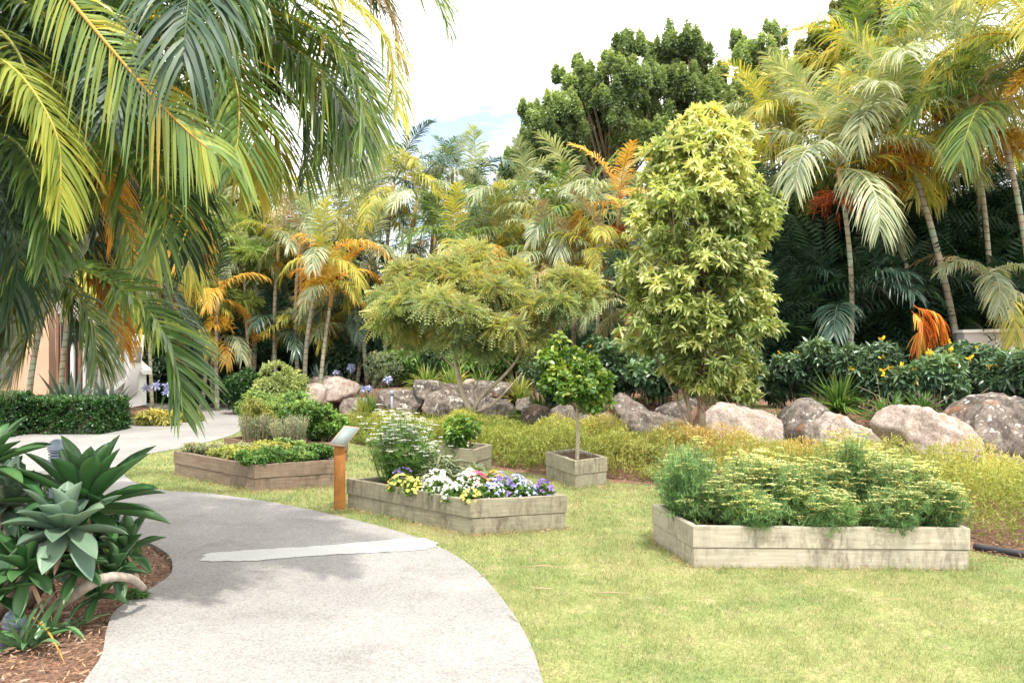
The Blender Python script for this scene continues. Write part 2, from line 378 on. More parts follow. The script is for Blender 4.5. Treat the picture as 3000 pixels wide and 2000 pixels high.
def matrock(name, a, b_, lich=.5, dark=.5, seed=0):
    m, nt, out = newmat(name)
    g = node(nt, 'ShaderNodeNewGeometry')
    P = node(nt, 'ShaderNodeVectorMath', {0: g.outputs['Position'], 1: (seed, seed * 2, 0)}, operation='ADD').outputs[0]
    c = ramp(nt, noise(nt, 3.2, P, 10, .72), [(.34, a), (.62, b_)])
    c = mixc(nt, 1, c, ramp(nt, noise(nt, 40, P, 6, .8), [(.35, (.5, .48, .46)), (.5, (1, 1, 1)), (.65, (1.4, 1.37, 1.33))]), 'MULTIPLY')
    dk = ramp(nt, noise(nt, 3.0, P, 10, .78), [(.47, (0, 0, 0)), (.56, (dark,) * 3)])
    c = mixc(nt, dk, c, (.055, .046, .04))
    lk = ramp(nt, noise(nt, 11, P, 6, .6), [(.56, (0, 0, 0)), (.6, (lich,) * 3)])
    lk2 = ramp(nt, noise(nt, 2.4, P, 3, .6), [(.45, (0, 0, 0)), (.6, (1, 1, 1))])
    c = mixc(nt, mixc(nt, 1, lk, lk2, 'MULTIPLY'), c, (.55, .53, .47))
    rs = ramp(nt, noise(nt, 1.9, P, 5, .6), [(.6, (0, 0, 0)), (.68, (.6,) * 3)])
    c = mixc(nt, rs, c, (.3, .13, .055))
    p = node(nt, 'ShaderNodeBsdfPrincipled', {'Base Color': c, 'Roughness': .9, 'Specular IOR Level': .2})
    b = node(nt, 'ShaderNodeBump', {'Strength': .8, 'Distance': .035, 'Height': noise(nt, 12, P, 10, .72)}); nt.links.new(b.outputs[0], p.inputs['Normal'])
    nt.links.new(p.outputs[0], out.inputs[0]); return m
M['ground'] = matground(); M['lawn'] = matlawn(); M['blades'] = matlawn('grass blades', True)
M['path'] = matpath('exposed aggregate concrete', (.235, .225, .214), (.325, .311, .296))
M['patch'] = matpath('pale cement patch', (.44, .43, .41), (.56, .55, .525), False)
M['w_right'] = matwood('pale new treated pine', (.36, .32, .245), (.52, .47, .385), amt=.75, gam=.3)
M['w_mid'] = matwood('weathered green pine', (.22, .195, .14), (.37, .335, .25), amt=.92, gam=.5)
M['w_left'] = matwood('brown weathered pine', (.17, .115, .08), (.31, .235, .18), amt=.95, gam=.12)
M['w_back'] = matwood('dark brown old pine', (.14, .08, .055), (.26, .17, .12), amt=.8, gam=.3)
M['w_post'] = matwood('orange oiled timber', (.34, .13, .03), (.5, .22, .06), (.15, .07, .03), .5, (.4, .2, .07), .3)
M['rock_a'] = matrock('pale pink granite', (.33, .26, .22), (.5, .415, .365), .6, .3)
M['rock_b'] = matrock('dark lichened boulder', (.11, .09, .078), (.25, .21, .18), .9, .8, 5)
M['rock_c'] = matrock('grey brown boulder', (.15, .12, .1), (.28, .235, .2), .6, .7, 9)
M['soil'] = solid('potting soil', (.09, .055, .035), .95, .1, .5, 30, .6)
# ================================================================== GROUND
def poly_obj(name, pts, z, mat, skirt=0.0):
    pts = [Vector((p[0], p[1], 0)) for p in pts]
    tri = tessellate_polygon([pts]); n = len(pts)
    V = [(p.x, p.y, z) for p in pts]; F = [tuple(t) for t in tri]
    me = bpy.data.meshes.new(name)
    if skirt:
        V += [(p.x, p.y, z - skirt) for p in pts]
        F += [(i, (i + 1) % n, n + (i + 1) % n, n + i) for i in range(n)]
    me.from_pydata(V, [], F); me.materials.append(mat)
    # all top faces up
    for p in me.polygons:
        if len(p.vertices) == 3 and p.normal.z < 0: p.flip()
    return link(name, me)

def inpoly(x, y, P):
    P = np.asarray(P)[:, :2]; ins = np.zeros(x.shape, bool); n = len(P)
    for i in range(n):
        x1, y1 = P[i]; x2, y2 = P[(i + 1) % n]
        c = ((y1 > y) != (y2 > y))
        with np.errstate(divide='ignore', invalid='ignore'):
            ins ^= c & (x < (x2 - x1) * (y - y1) / (y2 - y1 + 1e-12) + x1)
    return ins

xs = np.concatenate([np.linspace(-400, -16, 25)[:-1], np.linspace(-16, 18, 120), np.linspace(18, 400, 25)[1:]])
ys = np.concatenate([np.linspace(-60, 0, 8)[:-1], np.linspace(0, 30, 130), np.linspace(30, 600, 30)[1:]])
XX, YY = np.meshgrid(xs, ys)
ZZ = gz(XX, YY) + np.where(YY > 3, .015 * (vnoise(np.stack([XX, YY, 0 * XX], -1), 3) - .5), 0) - .004 * 3
nx, ny = len(xs), len(ys)
B = MB(); i = np.arange(ny - 1)[:, None] * nx; j = np.arange(nx - 1)[None]
B.add(np.stack([XX, YY, ZZ], -1), np.stack([i + j, i + j + 1, i + nx + j + 1, i + nx + j], -1).reshape(-1, 4))
tag(B.obj('ground', M['ground'], smooth=True), kind='structure')

edge_px = [(1160, 1390), (1075, 1300), (960, 1240), (800, 1195), (640, 1160), (480, 1137), (375, 1130)]
edgeR = [(.1, -4), (.2, 0), (.23, 2.3), (.2, 3.5), (.144, 4.17), (.092, 4.7)] + [tuple(gp(u, v)[:2]) for u, v in edge_px]
bend = [(-4.35, 10.15), (-4.9, 11), (-5.35, 12.2), (-5.45, 13.05), (-5.25, 13.9), (-5.1, 15.5), (-5.2, 16.6), (-5.35, 17.4)]
inner = catmull([(*p, 0) for p in edgeR + bend], 110)[:, :2]
far = [(-5.3, 19.5), (-5.9, 21.5), (-7.2, 23.5), (-9.5, 27), (-11.5, 27.5), (-10.4, 24.5), (-8.5, 21.6), (-8.6, 19.6), (-8.9, 17.9), (-8.7, 16.6), (-9.4, 15.8), (-12, 15.3), (-16, 15.2), (-18, 13)]
outer = [(-16, 11), (-11, 10), (-7.5, 9.2), (-4.9, 8.2), (-3.35, 7.4), (-2.72, 6.8), (-2.42, 6.2), (-2.38, 5.8), (-2.4, 5.3), (-2.28, 4.9), (-2.12, 4.5), (-2.04, 4.17), (-1.9, 3.6), (-1.75, 2.5), (-1.7, 0), (-1.8, -4)]
outer_s = catmull([(*p, 0) for p in outer], 80)[:, :2]
far_s = catmull([(*p, 0) for p in far], 60)[:, :2]
path_poly = np.vstack([inner, far_s, outer_s])
tag(poly_obj('footpath', path_poly, .022, M['path'], .05), kind='structure')
pp = [gp(*q)[:2] for q in [(463, 1288), (480, 1277), (560, 1271), (700, 1262), (830, 1252), (965, 1241), (1000, 1256), (975, 1268), (860, 1276), (780, 1279), (640, 1290), (560, 1295), (480, 1296)]]
pc = catmull([(*p, 0) for p in pp + pp[:1]], 260)[:-1, :2]
pc = pc + rng.normal(0, .005, pc.shape) + .008 * np.sin(np.arange(len(pc)) * .5)[:, None] + .012 * np.sin(np.arange(len(pc)) * .17)[:, None]
tag(poly_obj('cement_patch', pc, .026, M['patch']), 'white cement repair strip lying across the grey footpath', 'path patch')
# control joint lines are real narrow strips of darker filler
lawn_back = [(-5.3, 17.4), (-4.2, 17.0), (-2.9, 14.9), (-1.8, 13.3), (-1.03, 12.4), (-.15, 11.4), (.66, 10.7), (1.35, 10.25), (1.95, 9.9), (2.7, 9.2), (3.35, 8.3), (3.55, 7.5), (3.6, 6.85), (4.2, 6.3), (5.5, 5.6), (8, 4.6), (14, 3.5), (14, -4)]
lb = catmull([(*p, 0) for p in lawn_back], 90)[:, :2]
lawn_poly = np.vstack([inner, lb])
tag(poly_obj('lawn', lawn_poly, .010, M['lawn']), kind='structure')

# ================================================================== PLANTERS
def ring(foot, off):
    P = np.asarray(foot, float); n = len(P); out = []
    area = sum(P[i][0] * P[(i + 1) % n][1] - P[(i + 1) % n][0] * P[i][1] for i in range(n))
    sg = 1 if area > 0 else -1
    for i in range(n):
        a, b, c = P[i - 1], P[i], P[(i + 1) % n]
        d1 = (b - a) / np.linalg.norm(b - a); d2 = (c - b) / np.linalg.norm(c - b)
        n1 = sg * np.array([-d1[1], d1[0]]); n2 = sg * np.array([-d2[1], d2[0]])
        k = (n1 + n2) / (1 + n1 @ n2)
        out.append(b + k * off)
    return np.array(out)

def planter(foot, mat, label, h=.31, tiers=2, th=.05, name='planter_box', soil=.04):
    foot = np.asarray(foot)[:, :2]; c = foot.mean(0)
    t = thing(name, label, 'garden bed' if name == 'raised_bed' else 'planter', 'timber planters on the lawn', (c[0], c[1], 0))
    n = len(foot)
    for k in range(tiers):
        ins = (tiers - 1 - k) * .007
        o_, i_ = ring(foot, ins), ring(foot, ins + th)
        z0, z1 = (k * h / tiers - (.03 if k == 0 else 0)), (k + 1) * h / tiers - (.003 if k < tiers - 1 else 0)
        for s in range(n):
            q = [o_[s], o_[(s + 1) % n], i_[(s + 1) % n], i_[s]]
            L = np.linalg.norm(q[1] - q[0]); u0 = rng.uniform(0, 40); v0 = rng.uniform(0, 40)
            # sub-divide along the length so that edges may wander a little
            m = 12; V = []; 
            f = np.linspace(.0004, .9996, m + 1)
            wob = rng.normal(0, .0016, (m + 1, 2))
            for a in range(m + 1):
                po = q[0] * (1 - f[a]) + q[1] * f[a]; pi = q[3] * (1 - f[a]) + q[2] * f[a]
                dn = (po - pi) / np.linalg.norm(po - pi) * wob[a, 0]
                po = po + dn
                for (p, z) in ((po, z0), (po, z1 + wob[a, 1]), (pi, z1 + wob[a, 1]), (pi, z0)): V.append((p[0] - c[0], p[1] - c[1], z))
            F = []; UV = []
            dz = z1 - z0
            for a in range(m):
                b0, b1 = a * 4, a * 4 + 4; ua, ub = u0 + f[a] * L, u0 + f[a + 1] * L
                vals = [v0, v0 + dz, v0 + dz + th, v0 + 2 * dz + th, v0 + 2 * dz + 2 * th]
                for e in range(4):
                    F.append((b0 + e, b1 + e, b1 + (e + 1) % 4, b0 + (e + 1) % 4)); UV += [(ua, vals[e]), (ub, vals[e]), (ub, vals[e + 1]), (ua, vals[e + 1])]
            F.append((0, 1, 2, 3)); UV += [(u0, v0)] * 4; e = m * 4; F.append((e + 3, e + 2, e + 1, e)); UV += [(u0, v0)] * 4
            me = bpy.data.meshes.new('board'); me.from_pydata(V, [], F); me.materials.append(mat)
            uvl = me.uv_layers.new(name='UVMap')
            uvl.data.foreach_set('uv', np.array(UV, np.float32).ravel())
            import bmesh
            bm = bmesh.new(); bm.from_mesh(me); bmesh.ops.recalc_face_normals(bm, faces=bm.faces); bm.to_mesh(me); bm.free()
            o = link('board', me, t)
            bv = o.modifiers.new('bevel', 'BEVEL'); bv.width = .004; bv.segments = 2; bv.limit_method = 'ANGLE'; bv.angle_limit = R(50)
    ii = ring(foot, th - .002) - c
    B = MB(); V = [(p[0], p[1], h - soil) for p in ii]
    g = 14; a, b_, cc, d = [np.array([*p, h - soil]) for p in ii]
    G = np.array([[(a * (1 - s) + b_ * s) * (1 - r) + (d * (1 - s) + cc * s) * r for s in np.linspace(0, 1, g)] for r in np.linspace(0, 1, g)])
    G[1:-1, 1:-1, 2] += rng.normal(0, .008, (g - 2, g - 2))
    iu = np.arange(g - 1)[:, None] * g; ju = np.arange(g - 1)[None]
    B.add(G, np.stack([iu + ju, iu + ju + 1, iu + g + ju + 1, iu + g + ju], -1).reshape(-1, 4)); B.obj('soil', M['soil'], t, True)
    return t

def para(p0, p1, p3):
    p0, p1, p3 = [np.asarray(p)[:2] for p in (p0, p1, p3)]
    return [p0, p1, p1 + p3 - p0, p3]
# footprints: near corner, right corner, left corner
bedR = para(gp(1591, 1306), gp(2229, 1312), gp(1497, 1243)); bedR[2] = np.array([gp(2229, 1312)[0] - .05, bedR[3][1] + .02])
bedM = para(gp(1080, 1232), gp(1303, 1217), gp(796, 1169))
bedL = para(gp(584, 1131), gp(790, 1116), gp(399, 1092))
bedB = para(gp(683, 1082), gp(800, 1060), gp(515, 1055))
boxC = para(gp(1090, 1093), gp(1130, 1078), gp(1007, 1082))
boxD = para(gp(1320, 1125), gp(1395, 1114), gp(1253, 1098))
planter(bedR, M['w_right'], 'long pale timber raised bed full of yellow umbels, nearest at right', name='raised_bed')
planter(bedM, M['w_mid'], 'grey green timber raised bed of pansies, beside the sign post', name='raised_bed')
planter(bedL, M['w_left'], 'brown stained timber raised bed of parsley, left of the sign', name='raised_bed')
planter(bedB, M['w_back'], 'dark old timber raised bed holding tall herb bushes near the path', name='raised_bed')
planter(boxC, M['w_mid'], 'small square timber box with a rose bush, behind the pansies', h=.33, soil=.05)
planter(boxD, M['w_mid'], 'square stained timber box holding the citrus tree', h=.33, soil=.035)

# ================================================================== GRASS BLADES (stuff)
def grass():
    B = MB(); T = (np.array([(-.5, 0, 0), (.5, 0, 0), (0, 0, 1)]), np.array([(0, 1, 2)]))
    holes = [ring(f, -.0) for f in (bedR, bedM, bedL, bedB, boxC, boxD)]
    for (y0, y1, dens, L, w) in ((3.6, 6, 11000, .024, .0032), (6, 8.5, 7000, .026, .0042), (8.5, 11.5, 3600, .03, .006), (11.5, 17.5, 1300, .035, .009)):
        x0, x1 = -6, min(14, y1 * .62 + .6)
        N = int((x1 - x0) * (y1 - y0) * dens)
        x = rng.uniform(x0, x1, N); y = rng.uniform(y0, y1, N)
        k = inpoly(x, y, lawn_poly) & (np.abs(x) < y * .62 + .3)
        for h in holes: k &= ~inpoly(x, y, h)
        x, y = x[k], y[k]; n = len(x)
        pt = np.stack([x, y, 0 * x], -1)
        cl = vnoise(pt, 6, 3) * .6 + vnoise(pt, 19, 5) * .4
        keep = rng.uniform(0, 1, n) < .35 + .9 * cl; x, y, cl = x[keep], y[keep], cl[keep]; n = len(x)
        # taller tufts against the timber of the beds
        tall = np.zeros(n)
        for h in holes:
            tall = np.maximum(tall, inpoly(x, y, ring(h, -.07)) * rng.uniform(.3, 1.3, n))
        Lh = L * rng.uniform(.45, 1.35, n) * (.55 + .8 * cl) * (1 + tall)
        a = rng.uniform(0, np.pi, n); tx, ty = rng.normal(0, .55, n), rng.normal(0, .55, n)
        ww = w * rng.uniform(.6, 1.3, n) / 2
        V = np.empty((n, 3, 3)); base = np.stack([x, y, np.full(n, .009)], -1)
        wv = np.stack([np.cos(a) * ww, np.sin(a) * ww, 0 * a], -1)
        V[:, 0] = base - wv; V[:, 1] = base + wv; V[:, 2] = base + np.stack([tx * Lh, ty * Lh, Lh], -1)
        B.add(V.reshape(-1, 3), np.arange(3 * n).reshape(-1, 3), np.clip(rng.normal(.5, .24, n), 0, 1))
    tag(B.obj('grass', M['blades']), 'short sunlit yellow green lawn grass', 'grass', kind='stuff')
grass()

# ================================================================== MULCH, LITTER (stuff)
def mulch():
    B = MB(); T = t_strip(.16, [.5, 1, .9, .3], .05)
    # near left bed
    N = 42000; x = rng.uniform(-5.5, -1.6, N); y = rng.uniform(3.2, 9, N)
    op = np.vstack([[(-16, 2)], outer_s[outer_s[:, 1] > 1.5], [(-1.7, 1.5), (-16, 1.5)]])
    k = ~inpoly(x, y, path_poly) & (x < np.interp(y, outer_s[::-1, 1], outer_s[::-1, 0]) + .02)
    x, y = x[k], y[k]; n = len(x)
    d = rng.normal(size=(n, 3)); d[:, 2] *= .22
    scatter(B, T, np.stack([x, y, rng.uniform(.002, .03, n)], -1), d, rng.uniform(.008, .036, n) * rng.choice([1, 1, 1, 1.8], n), rng.uniform(0, 1, n), 1.0)
    # fallen leaves on the lawn and under the ground cover
    for (cx, cy, sx, sy, m, s) in ((1.6, 9.3, .7, .5, 500, .03), (1.2, 10.1, 1.2, .3, 700, .035), (3.9, 6.9, .8, .35, 900, .03), (-.2, 11.2, .6, .25, 400, .03), (1.9, 7.0, .4, .3, 90, .03)):
        p = np.stack([rng.normal(cx, sx, m), rng.normal(cy, sy, m), rng.uniform(.015, .03, m)], -1)
        k = ~inpoly(p[:, 0], p[:, 1], bedR) & ~inpoly(p[:, 0], p[:, 1], boxD); p = p[k]; m = len(p)
        d = rng.normal(size=(m, 3)); d[:, 2] *= .2
        scatter(B, T, p, d, rng.uniform(.6, 1.4, m) * s, rng.uniform(0, 1, m), 1.0)
    # bare mulch fringe along the bases of the beds
    for f, m, w in ((bedM, 1500, .07), (bedL, 1500, .09), (bedR, 700, .05), (boxD, 500, .06)):
        f = np.asarray(f); n4 = len(f); s = rng.integers(0, n4, m); t = rng.uniform(0, 1, m)[:, None]
        p = f[s] * (1 - t) + f[(s + 1) % n4] * t; c = f.mean(0); o = nrm(p - c) * np.abs(rng.normal(0, w, m))[:, None]
        p = np.column_stack([p + o + rng.normal(0, .01, (m, 2)), rng.uniform(.014, .03, m)])
        d = rng.normal(size=(m, 3)); d[:, 2] *= .25
        scatter(B, T, p, d, rng.uniform(.012, .04, m), rng.uniform(.2, 1, m), 1.0)
    tag(B.obj('mulch', M['dry']), 'reddish bark chips and fallen leaves', 'mulch', kind='stuff')
    # long dry straws on lawn
mulch()
edging = MB(); e = catmull([(3.66, 6.9, .03), (4.25, 6.36, .03), (5.5, 5.68, .03), (7.5, 4.85, .03)], 30)
add_tube(edging, e, .028, 8)
tag(edging.obj('garden_edging', solid('black rubber edging', (.03, .03, .035), .5)), 'black rubber edging strip between lawn and mulch at right', 'edging')

# ================================================================== BOULDERS
def boulder(poly, Y, mat, label, depth=.7, lean=0, bury=0):
    """angular boulder whose outline from the path side is poly (picture positions), at distance Y"""
    P = np.array([at(u, v, Y) for u, v in poly]); c = P.mean(0)
    q = (P - c)[:, [0, 2]]; n = len(q)
    area = sum(q[i][0] * q[(i + 1) % n][1] - q[(i + 1) % n][0] * q[i][1] for i in range(n))
    if area < 0: q = q[::-1]
    w = np.ptp(q[:, 0]); hgt = np.ptp(q[:, 1]); dp = depth * .5 * (w + hgt) * .5 + .1
    k = 30
    # cube sphere
    g = np.linspace(-1, 1, k); A, Bb = np.meshgrid(g, g); o = np.ones_like(A)
    faces = [np.stack(s, -1).reshape(-1, 3) for s in ((A, Bb, o), (A, Bb, -o), (A, o, Bb), (A, -o, Bb), (o, A, Bb), (-o, A, Bb))]
    V = np.concatenate(faces); D = nrm(V)
    F = []
    for f in range(6):
        iu = np.arange(k - 1)[:, None] * k; ju = np.arange(k - 1)[None]
        F.append(np.stack([iu + ju, iu + ju + 1, iu + k + ju + 1, iu + k + ju], -1).reshape(-1, 4) + f * k * k)
    F = np.concatenate(F)
    planes = []
    r2 = np.random.default_rng(int(poly[0][0] * 7 + poly[0][1]))
    for i in range(n):
        a, b = q[i], q[(i + 1) % n]; e = b - a; L = np.linalg.norm(e)
        if L < 1e-6: continue
        nn = np.array([e[1], -e[0]]) / L; planes.append((np.array([nn[0], r2.uniform(-.25, .12), nn[1]]), nn @ a))
    planes.append((np.array([r2.uniform(-.25, .25), -1, r2.uniform(.1, .5)]), dp * .75)); planes.append((np.array([r2.uniform(-.2, .2), 1, .3]), dp))
    for _ in range(6):
        d = nrm(r2.normal(size=3)); d[1] = -abs(d[1]); planes.append((d, dp * r2.uniform(.8, 1.05) + .15 * w * abs(d[0])))
    r = np.full(len(D), 1e9)
    soft = 0
    for nn, dd in planes:
        den = D @ (nn / np.linalg.norm(nn)); dd = max(dd, .03)
        with np.errstate(divide='ignore'):
            rr = np.where(den > 1e-3, dd / np.maximum(den, 1e-3), 1e9)
        soft = soft + np.exp(-np.minimum(rr, 50) * 30 / (w * hgt) ** .5)
    r = -np.log(soft) * (w * hgt) ** .5 / 30
    r = r * (1 + .03 * np.log(len(planes)))
    Vv = D * r[:, None]
    s = max(w, hgt)
    dn = sum(a_ * (vnoise(D * s, f_, r2.integers(99)) - .5) for a_, f_ in ((.06, 3.5), (.035, 8), (.016, 19), (.01, 38)))
    Vv = Vv + D * (dn * min(s, 1.0))[:, None]
    B = MB(); B.add(Vv, F)
    me = B.mesh('boulder', mat, True)
    import bmesh
    bm = bmesh.new(); bm.from_mesh(me); bmesh.ops.remove_doubles(bm, verts=bm.verts, dist=.0008); bmesh.ops.recalc_face_normals(bm, faces=bm.faces); bm.to_mesh(me); bm.free()
    ob = link('boulder', me, None, c + np.array([0, dp * .3, 0])); ks = 1.1 * (Y + dp * .3) / Y; ob.scale = (ks, ks, ks)
    return tag(ob, label, 'boulder', 'boulders of the garden retaining edge')
ra, rb, rc = M['rock_a'], M['rock_b'], M['rock_c']
ROCKS = [
 ([(2215, 1005), (2245, 950), (2290, 926), (2360, 928), (2440, 950), (2460, 1040), (2400, 1062), (2330, 1050), (2225, 1020)], 11.6, rb, 'dark boulder with white lichen spots, biggest at the right edge'),
 ([(2057, 985), (2075, 962), (2105, 945), (2140, 950), (2215, 985), (2245, 1030), (2222, 1070), (2190, 1088), (2150, 1075), (2080, 1025)], 11.3, ra, 'large pink boulder tilted on its point, with an orange stained corner'),
 ([(2222, 1060), (2250, 1044), (2300, 1050), (2370, 1070), (2400, 1110), (2230, 1110)], 10.7, rb, 'low lichened boulder wedged under the dark spotted boulder'),
 ([(2046, 1048), (2085, 1024), (2140, 1050), (2165, 1098), (2060, 1098)], 11.9, rc, 'shaded low boulder under the tilted pink boulder'),
 ([(1885, 1028), (1905, 980), (1930, 960), (1960, 975), (2050, 1036), (2052, 1062), (1890, 1062)], 12.4, ra, 'wedge shaped pink boulder sloping down to the right'),
 ([(1806, 995), (1815, 950), (1845, 930), (1885, 935), (1905, 962), (1895, 1020), (1860, 1042), (1820, 1040)], 13.2, rb, 'upright dark grey boulder with pale lichen rings'),
 ([(1845, 990), (1862, 974), (1890, 984), (1902, 1000), (1895, 1042), (1848, 1042)], 12.7, rc, 'small tan boulder leaning on the upright dark one'),
 ([(1620, 1010), (1640, 962), (1662, 942), (1700, 944), (1810, 974), (1815, 1000), (1790, 1045), (1625, 1050)], 13.5, ra, 'broad flat faced pale pink boulder right of the slim tree'),
 ([(1531, 950), (1560, 930), (1590, 922), (1618, 935), (1622, 990), (1560, 1000)], 15.2, rb, 'dark pointed boulder behind the slim tree trunk'),
 ([(1438, 985), (1450, 955), (1480, 950), (1560, 968), (1600, 985), (1600, 1018), (1520, 1018), (1445, 1005)], 14.6, rc, 'long low brown boulder left of the slim tree trunk'),
 ([(1412, 935), (1428, 914), (1448, 918), (1486, 945), (1480, 968), (1430, 966)], 15.6, rc, 'grey boulder perched above the long low brown one'),
 ([(1374, 980), (1385, 958), (1410, 950), (1436, 965), (1440, 1000), (1374, 1000)], 15.9, ra, 'small pale speckled boulder right of the citrus stem'),
 ([(1396, 935), (1402, 918), (1420, 914), (1424, 950), (1398, 955)], 16.6, rc, 'brown boulder half hidden by the citrus crown'),
 ([(1318, 980), (1322, 962), (1350, 956), (1374, 966), (1374, 1000), (1318, 1000)], 16.3, rb, 'mossy dark boulder just behind the citrus stem'),
 ([(1273, 968), (1275, 945), (1292, 935), (1312, 942), (1318, 965), (1310, 985), (1280, 985)], 16.2, rc, 'round grey boulder left of the citrus stem'),
 ([(1202, 955), (1206, 938), (1225, 932), (1255, 940), (1262, 975), (1204, 975)], 17.6, rb, 'small dark boulder below the white striped grass clump'),
 ([(1188, 930), (1200, 917), (1222, 918), (1232, 932), (1226, 945), (1190, 945)], 18.3, rc, 'reddish brown stone beside the white striped grass clump'),
 ([(1096, 958), (1112, 938), (1140, 930), (1170, 936), (1175, 975), (1096, 975)], 18.4, rc, 'brown boulder right of the feathery tree trunk'),
 ([(1076, 930), (1082, 916), (1120, 914), (1160, 920), (1170, 938), (1150, 948), (1080, 946)], 19.2, rb, 'dark slab in the middle course of the left boulder wall'),
 ([(1000, 945), (1010, 922), (1035, 917), (1070, 920), (1087, 930), (1085, 972), (1004, 972)], 18.8, rb, 'blocky lichened boulder left of the feathery tree trunk'),
 ([(974, 935), (985, 910), (1005, 902), (1023, 912), (1018, 940), (995, 960), (978, 955)], 19.0, rc, 'wedge boulder between two lichened blocks of the left wall'),
 ([(1092, 905), (1096, 886), (1130, 884), (1168, 887), (1170, 912), (1096, 916)], 19.4, rb, 'dark slab at the right end of the wall top'),
 ([(1014, 905), (1018, 888), (1050, 885), (1094, 888), (1094, 914), (1030, 918)], 19.35, rb, 'dark slab in the middle of the wall top'),
 ([(953, 900), (956, 878), (985, 876), (1019, 884), (1020, 900), (990, 912), (960, 910)], 19.6, rb, 'dark slab at the left end of the wall top'),
 ([(1064, 888), (1070, 875), (1088, 872), (1102, 880), (1102, 892)], 20.2, ra, 'small pale stone on the soil above the dark slabs'),
 ([(874, 925), (878, 903), (900, 899), (950, 903), (970, 922), (966, 942), (940, 950), (878, 945)], 19.6, rb, 'long brown lichened block, first of the wall from the left'),
 ([(784, 935), (795, 922), (835, 919), (862, 930), (866, 950), (788, 952)], 20.8, rc, 'flat brown stone between herb bushes and the boulder wall'),
 ([(742, 895), (748, 876), (775, 870), (800, 880), (812, 898), (805, 918), (750, 918)], 21.6, ra, 'rounded pink boulder right of the clipped round shrub'),
 ([(710, 890), (715, 872), (735, 867), (762, 870), (760, 896), (715, 898)], 22.0, rc, 'brown stone behind the rounded pink boulder'),
 ([(690, 905), (698, 892), (725, 889), (742, 895), (744, 925), (692, 925)], 21.2, ra, 'small pink stone nearest the clipped round shrub'),
]
for p, Y, m, l in ROCKS: boulder(p, Y, m, l)
# ================================================================== PALMS
def frond_geo(P, L0, W=.028, droop=.5, n=46, side=None, vb=.4, vs=.12, ang=(72, 32), start=.1, lift=.25, seed=0, nq=5, rachis=.012, sparse=0, tipc=.0):
    """pinnate frond along the curve P: returns an MB"""
    g = np.random.default_rng(seed); B = MB()
    P = np.asarray(P, float); Q = catmull(P, 60) if len(P) < 20 else P
    add_tube(B, Q[::3], np.linspace(rachis, rachis * .25, len(Q[::3])), 5, min(1, vb + .42))
    s = np.linspace(start, .995, n); idx = s * (len(Q) - 1); i0 = np.minimum(idx.astype(int), len(Q) - 2); f = (idx - i0)[:, None]
    p = Q[i0] * (1 - f) + Q[i0 + 1] * f; t = nrm(np.gradient(Q, axis=0))[i0]
    if side is None:
        sd = np.cross(t, (0, 0, 1.)); m = nrm(Q[-1] - Q[0]); sref = np.cross(m, (0, 0, 1.)); sref = sref if np.linalg.norm(sref) > .15 else np.array([1., 0, 0])
        sd = nrm(sd * .5 + nrm(sref) * .6)
    else: sd = np.broadcast_to(nrm(np.asarray(side, float)), t.shape)
    sd = nrm(sd - (sd * t).sum(1, keepdims=True) * t); up = np.cross(sd, t); up = np.where((up[:, 2:3] < 0) & (side is None), -up, up)
    prof = np.interp(s, [0, start, .3, .65, .9, 1], [.5, .6, 1, .95, .6, .42])
    for sg in (-1, 1):
        a = np.radians(np.interp(s, [0, 1], ang) + g.normal(0, 4.5, n))
        d0 = t * np.cos(a)[:, None] + sg * sd * np.sin(a)[:, None] + up * (lift + g.normal(0, .1, n))[:, None]
        d0 = nrm(d0); L = L0 * prof * g.uniform(.8, 1.12, n)
        keep = g.uniform(0, 1, n) > sparse
        q = np.linspace(0, 1, nq)
        dr = droop * g.uniform(.6, 1.4, n)
        cen = p[:, None] + L[:, None, None] * (d0[:, None] * (q - .12 * q ** 2 * dr[:, None])[..., None] if False else d0[:, None] * (q[None, :, None] * (1 - .22 * np.minimum(dr, 1.5)[:, None, None] * q[None, :, None])))
        cen[..., 2] -= (L * dr)[:, None] * q[None] ** 2
        tg = nrm(np.gradient(cen, axis=1)); tw = g.normal(0, .5, n)[:, None, None]
        wd = nrm(np.cross(tg, up[:, None] + tw * t[:, None]))
        wp = np.interp(q, [0, .15, .45, .8, 1], [.45, .9, 1, .62, .06]) * W / 2
        V = np.stack([cen - wd * wp[None, :, None], cen + wd * wp[None, :, None]], 2)[keep]
        m = keep.sum(); V = V.reshape(-1, 3)
        k = np.arange(nq - 1) * 2; F1 = np.stack([k, k + 1, k + 3, k + 2], -1)
        F = (F1[None] + (np.arange(m) * nq * 2)[:, None, None]).reshape(-1, 4)
        vv = np.clip(vb + g.normal(0, vs, m) + .15 * np.sin(np.arange(m) * .35 + g.uniform(0, 6)), 0, 1)[:, None] + tipc * q[None, 1:] ** 2
        B.add(V, F, np.clip(vv, 0, 1).ravel())
    return B

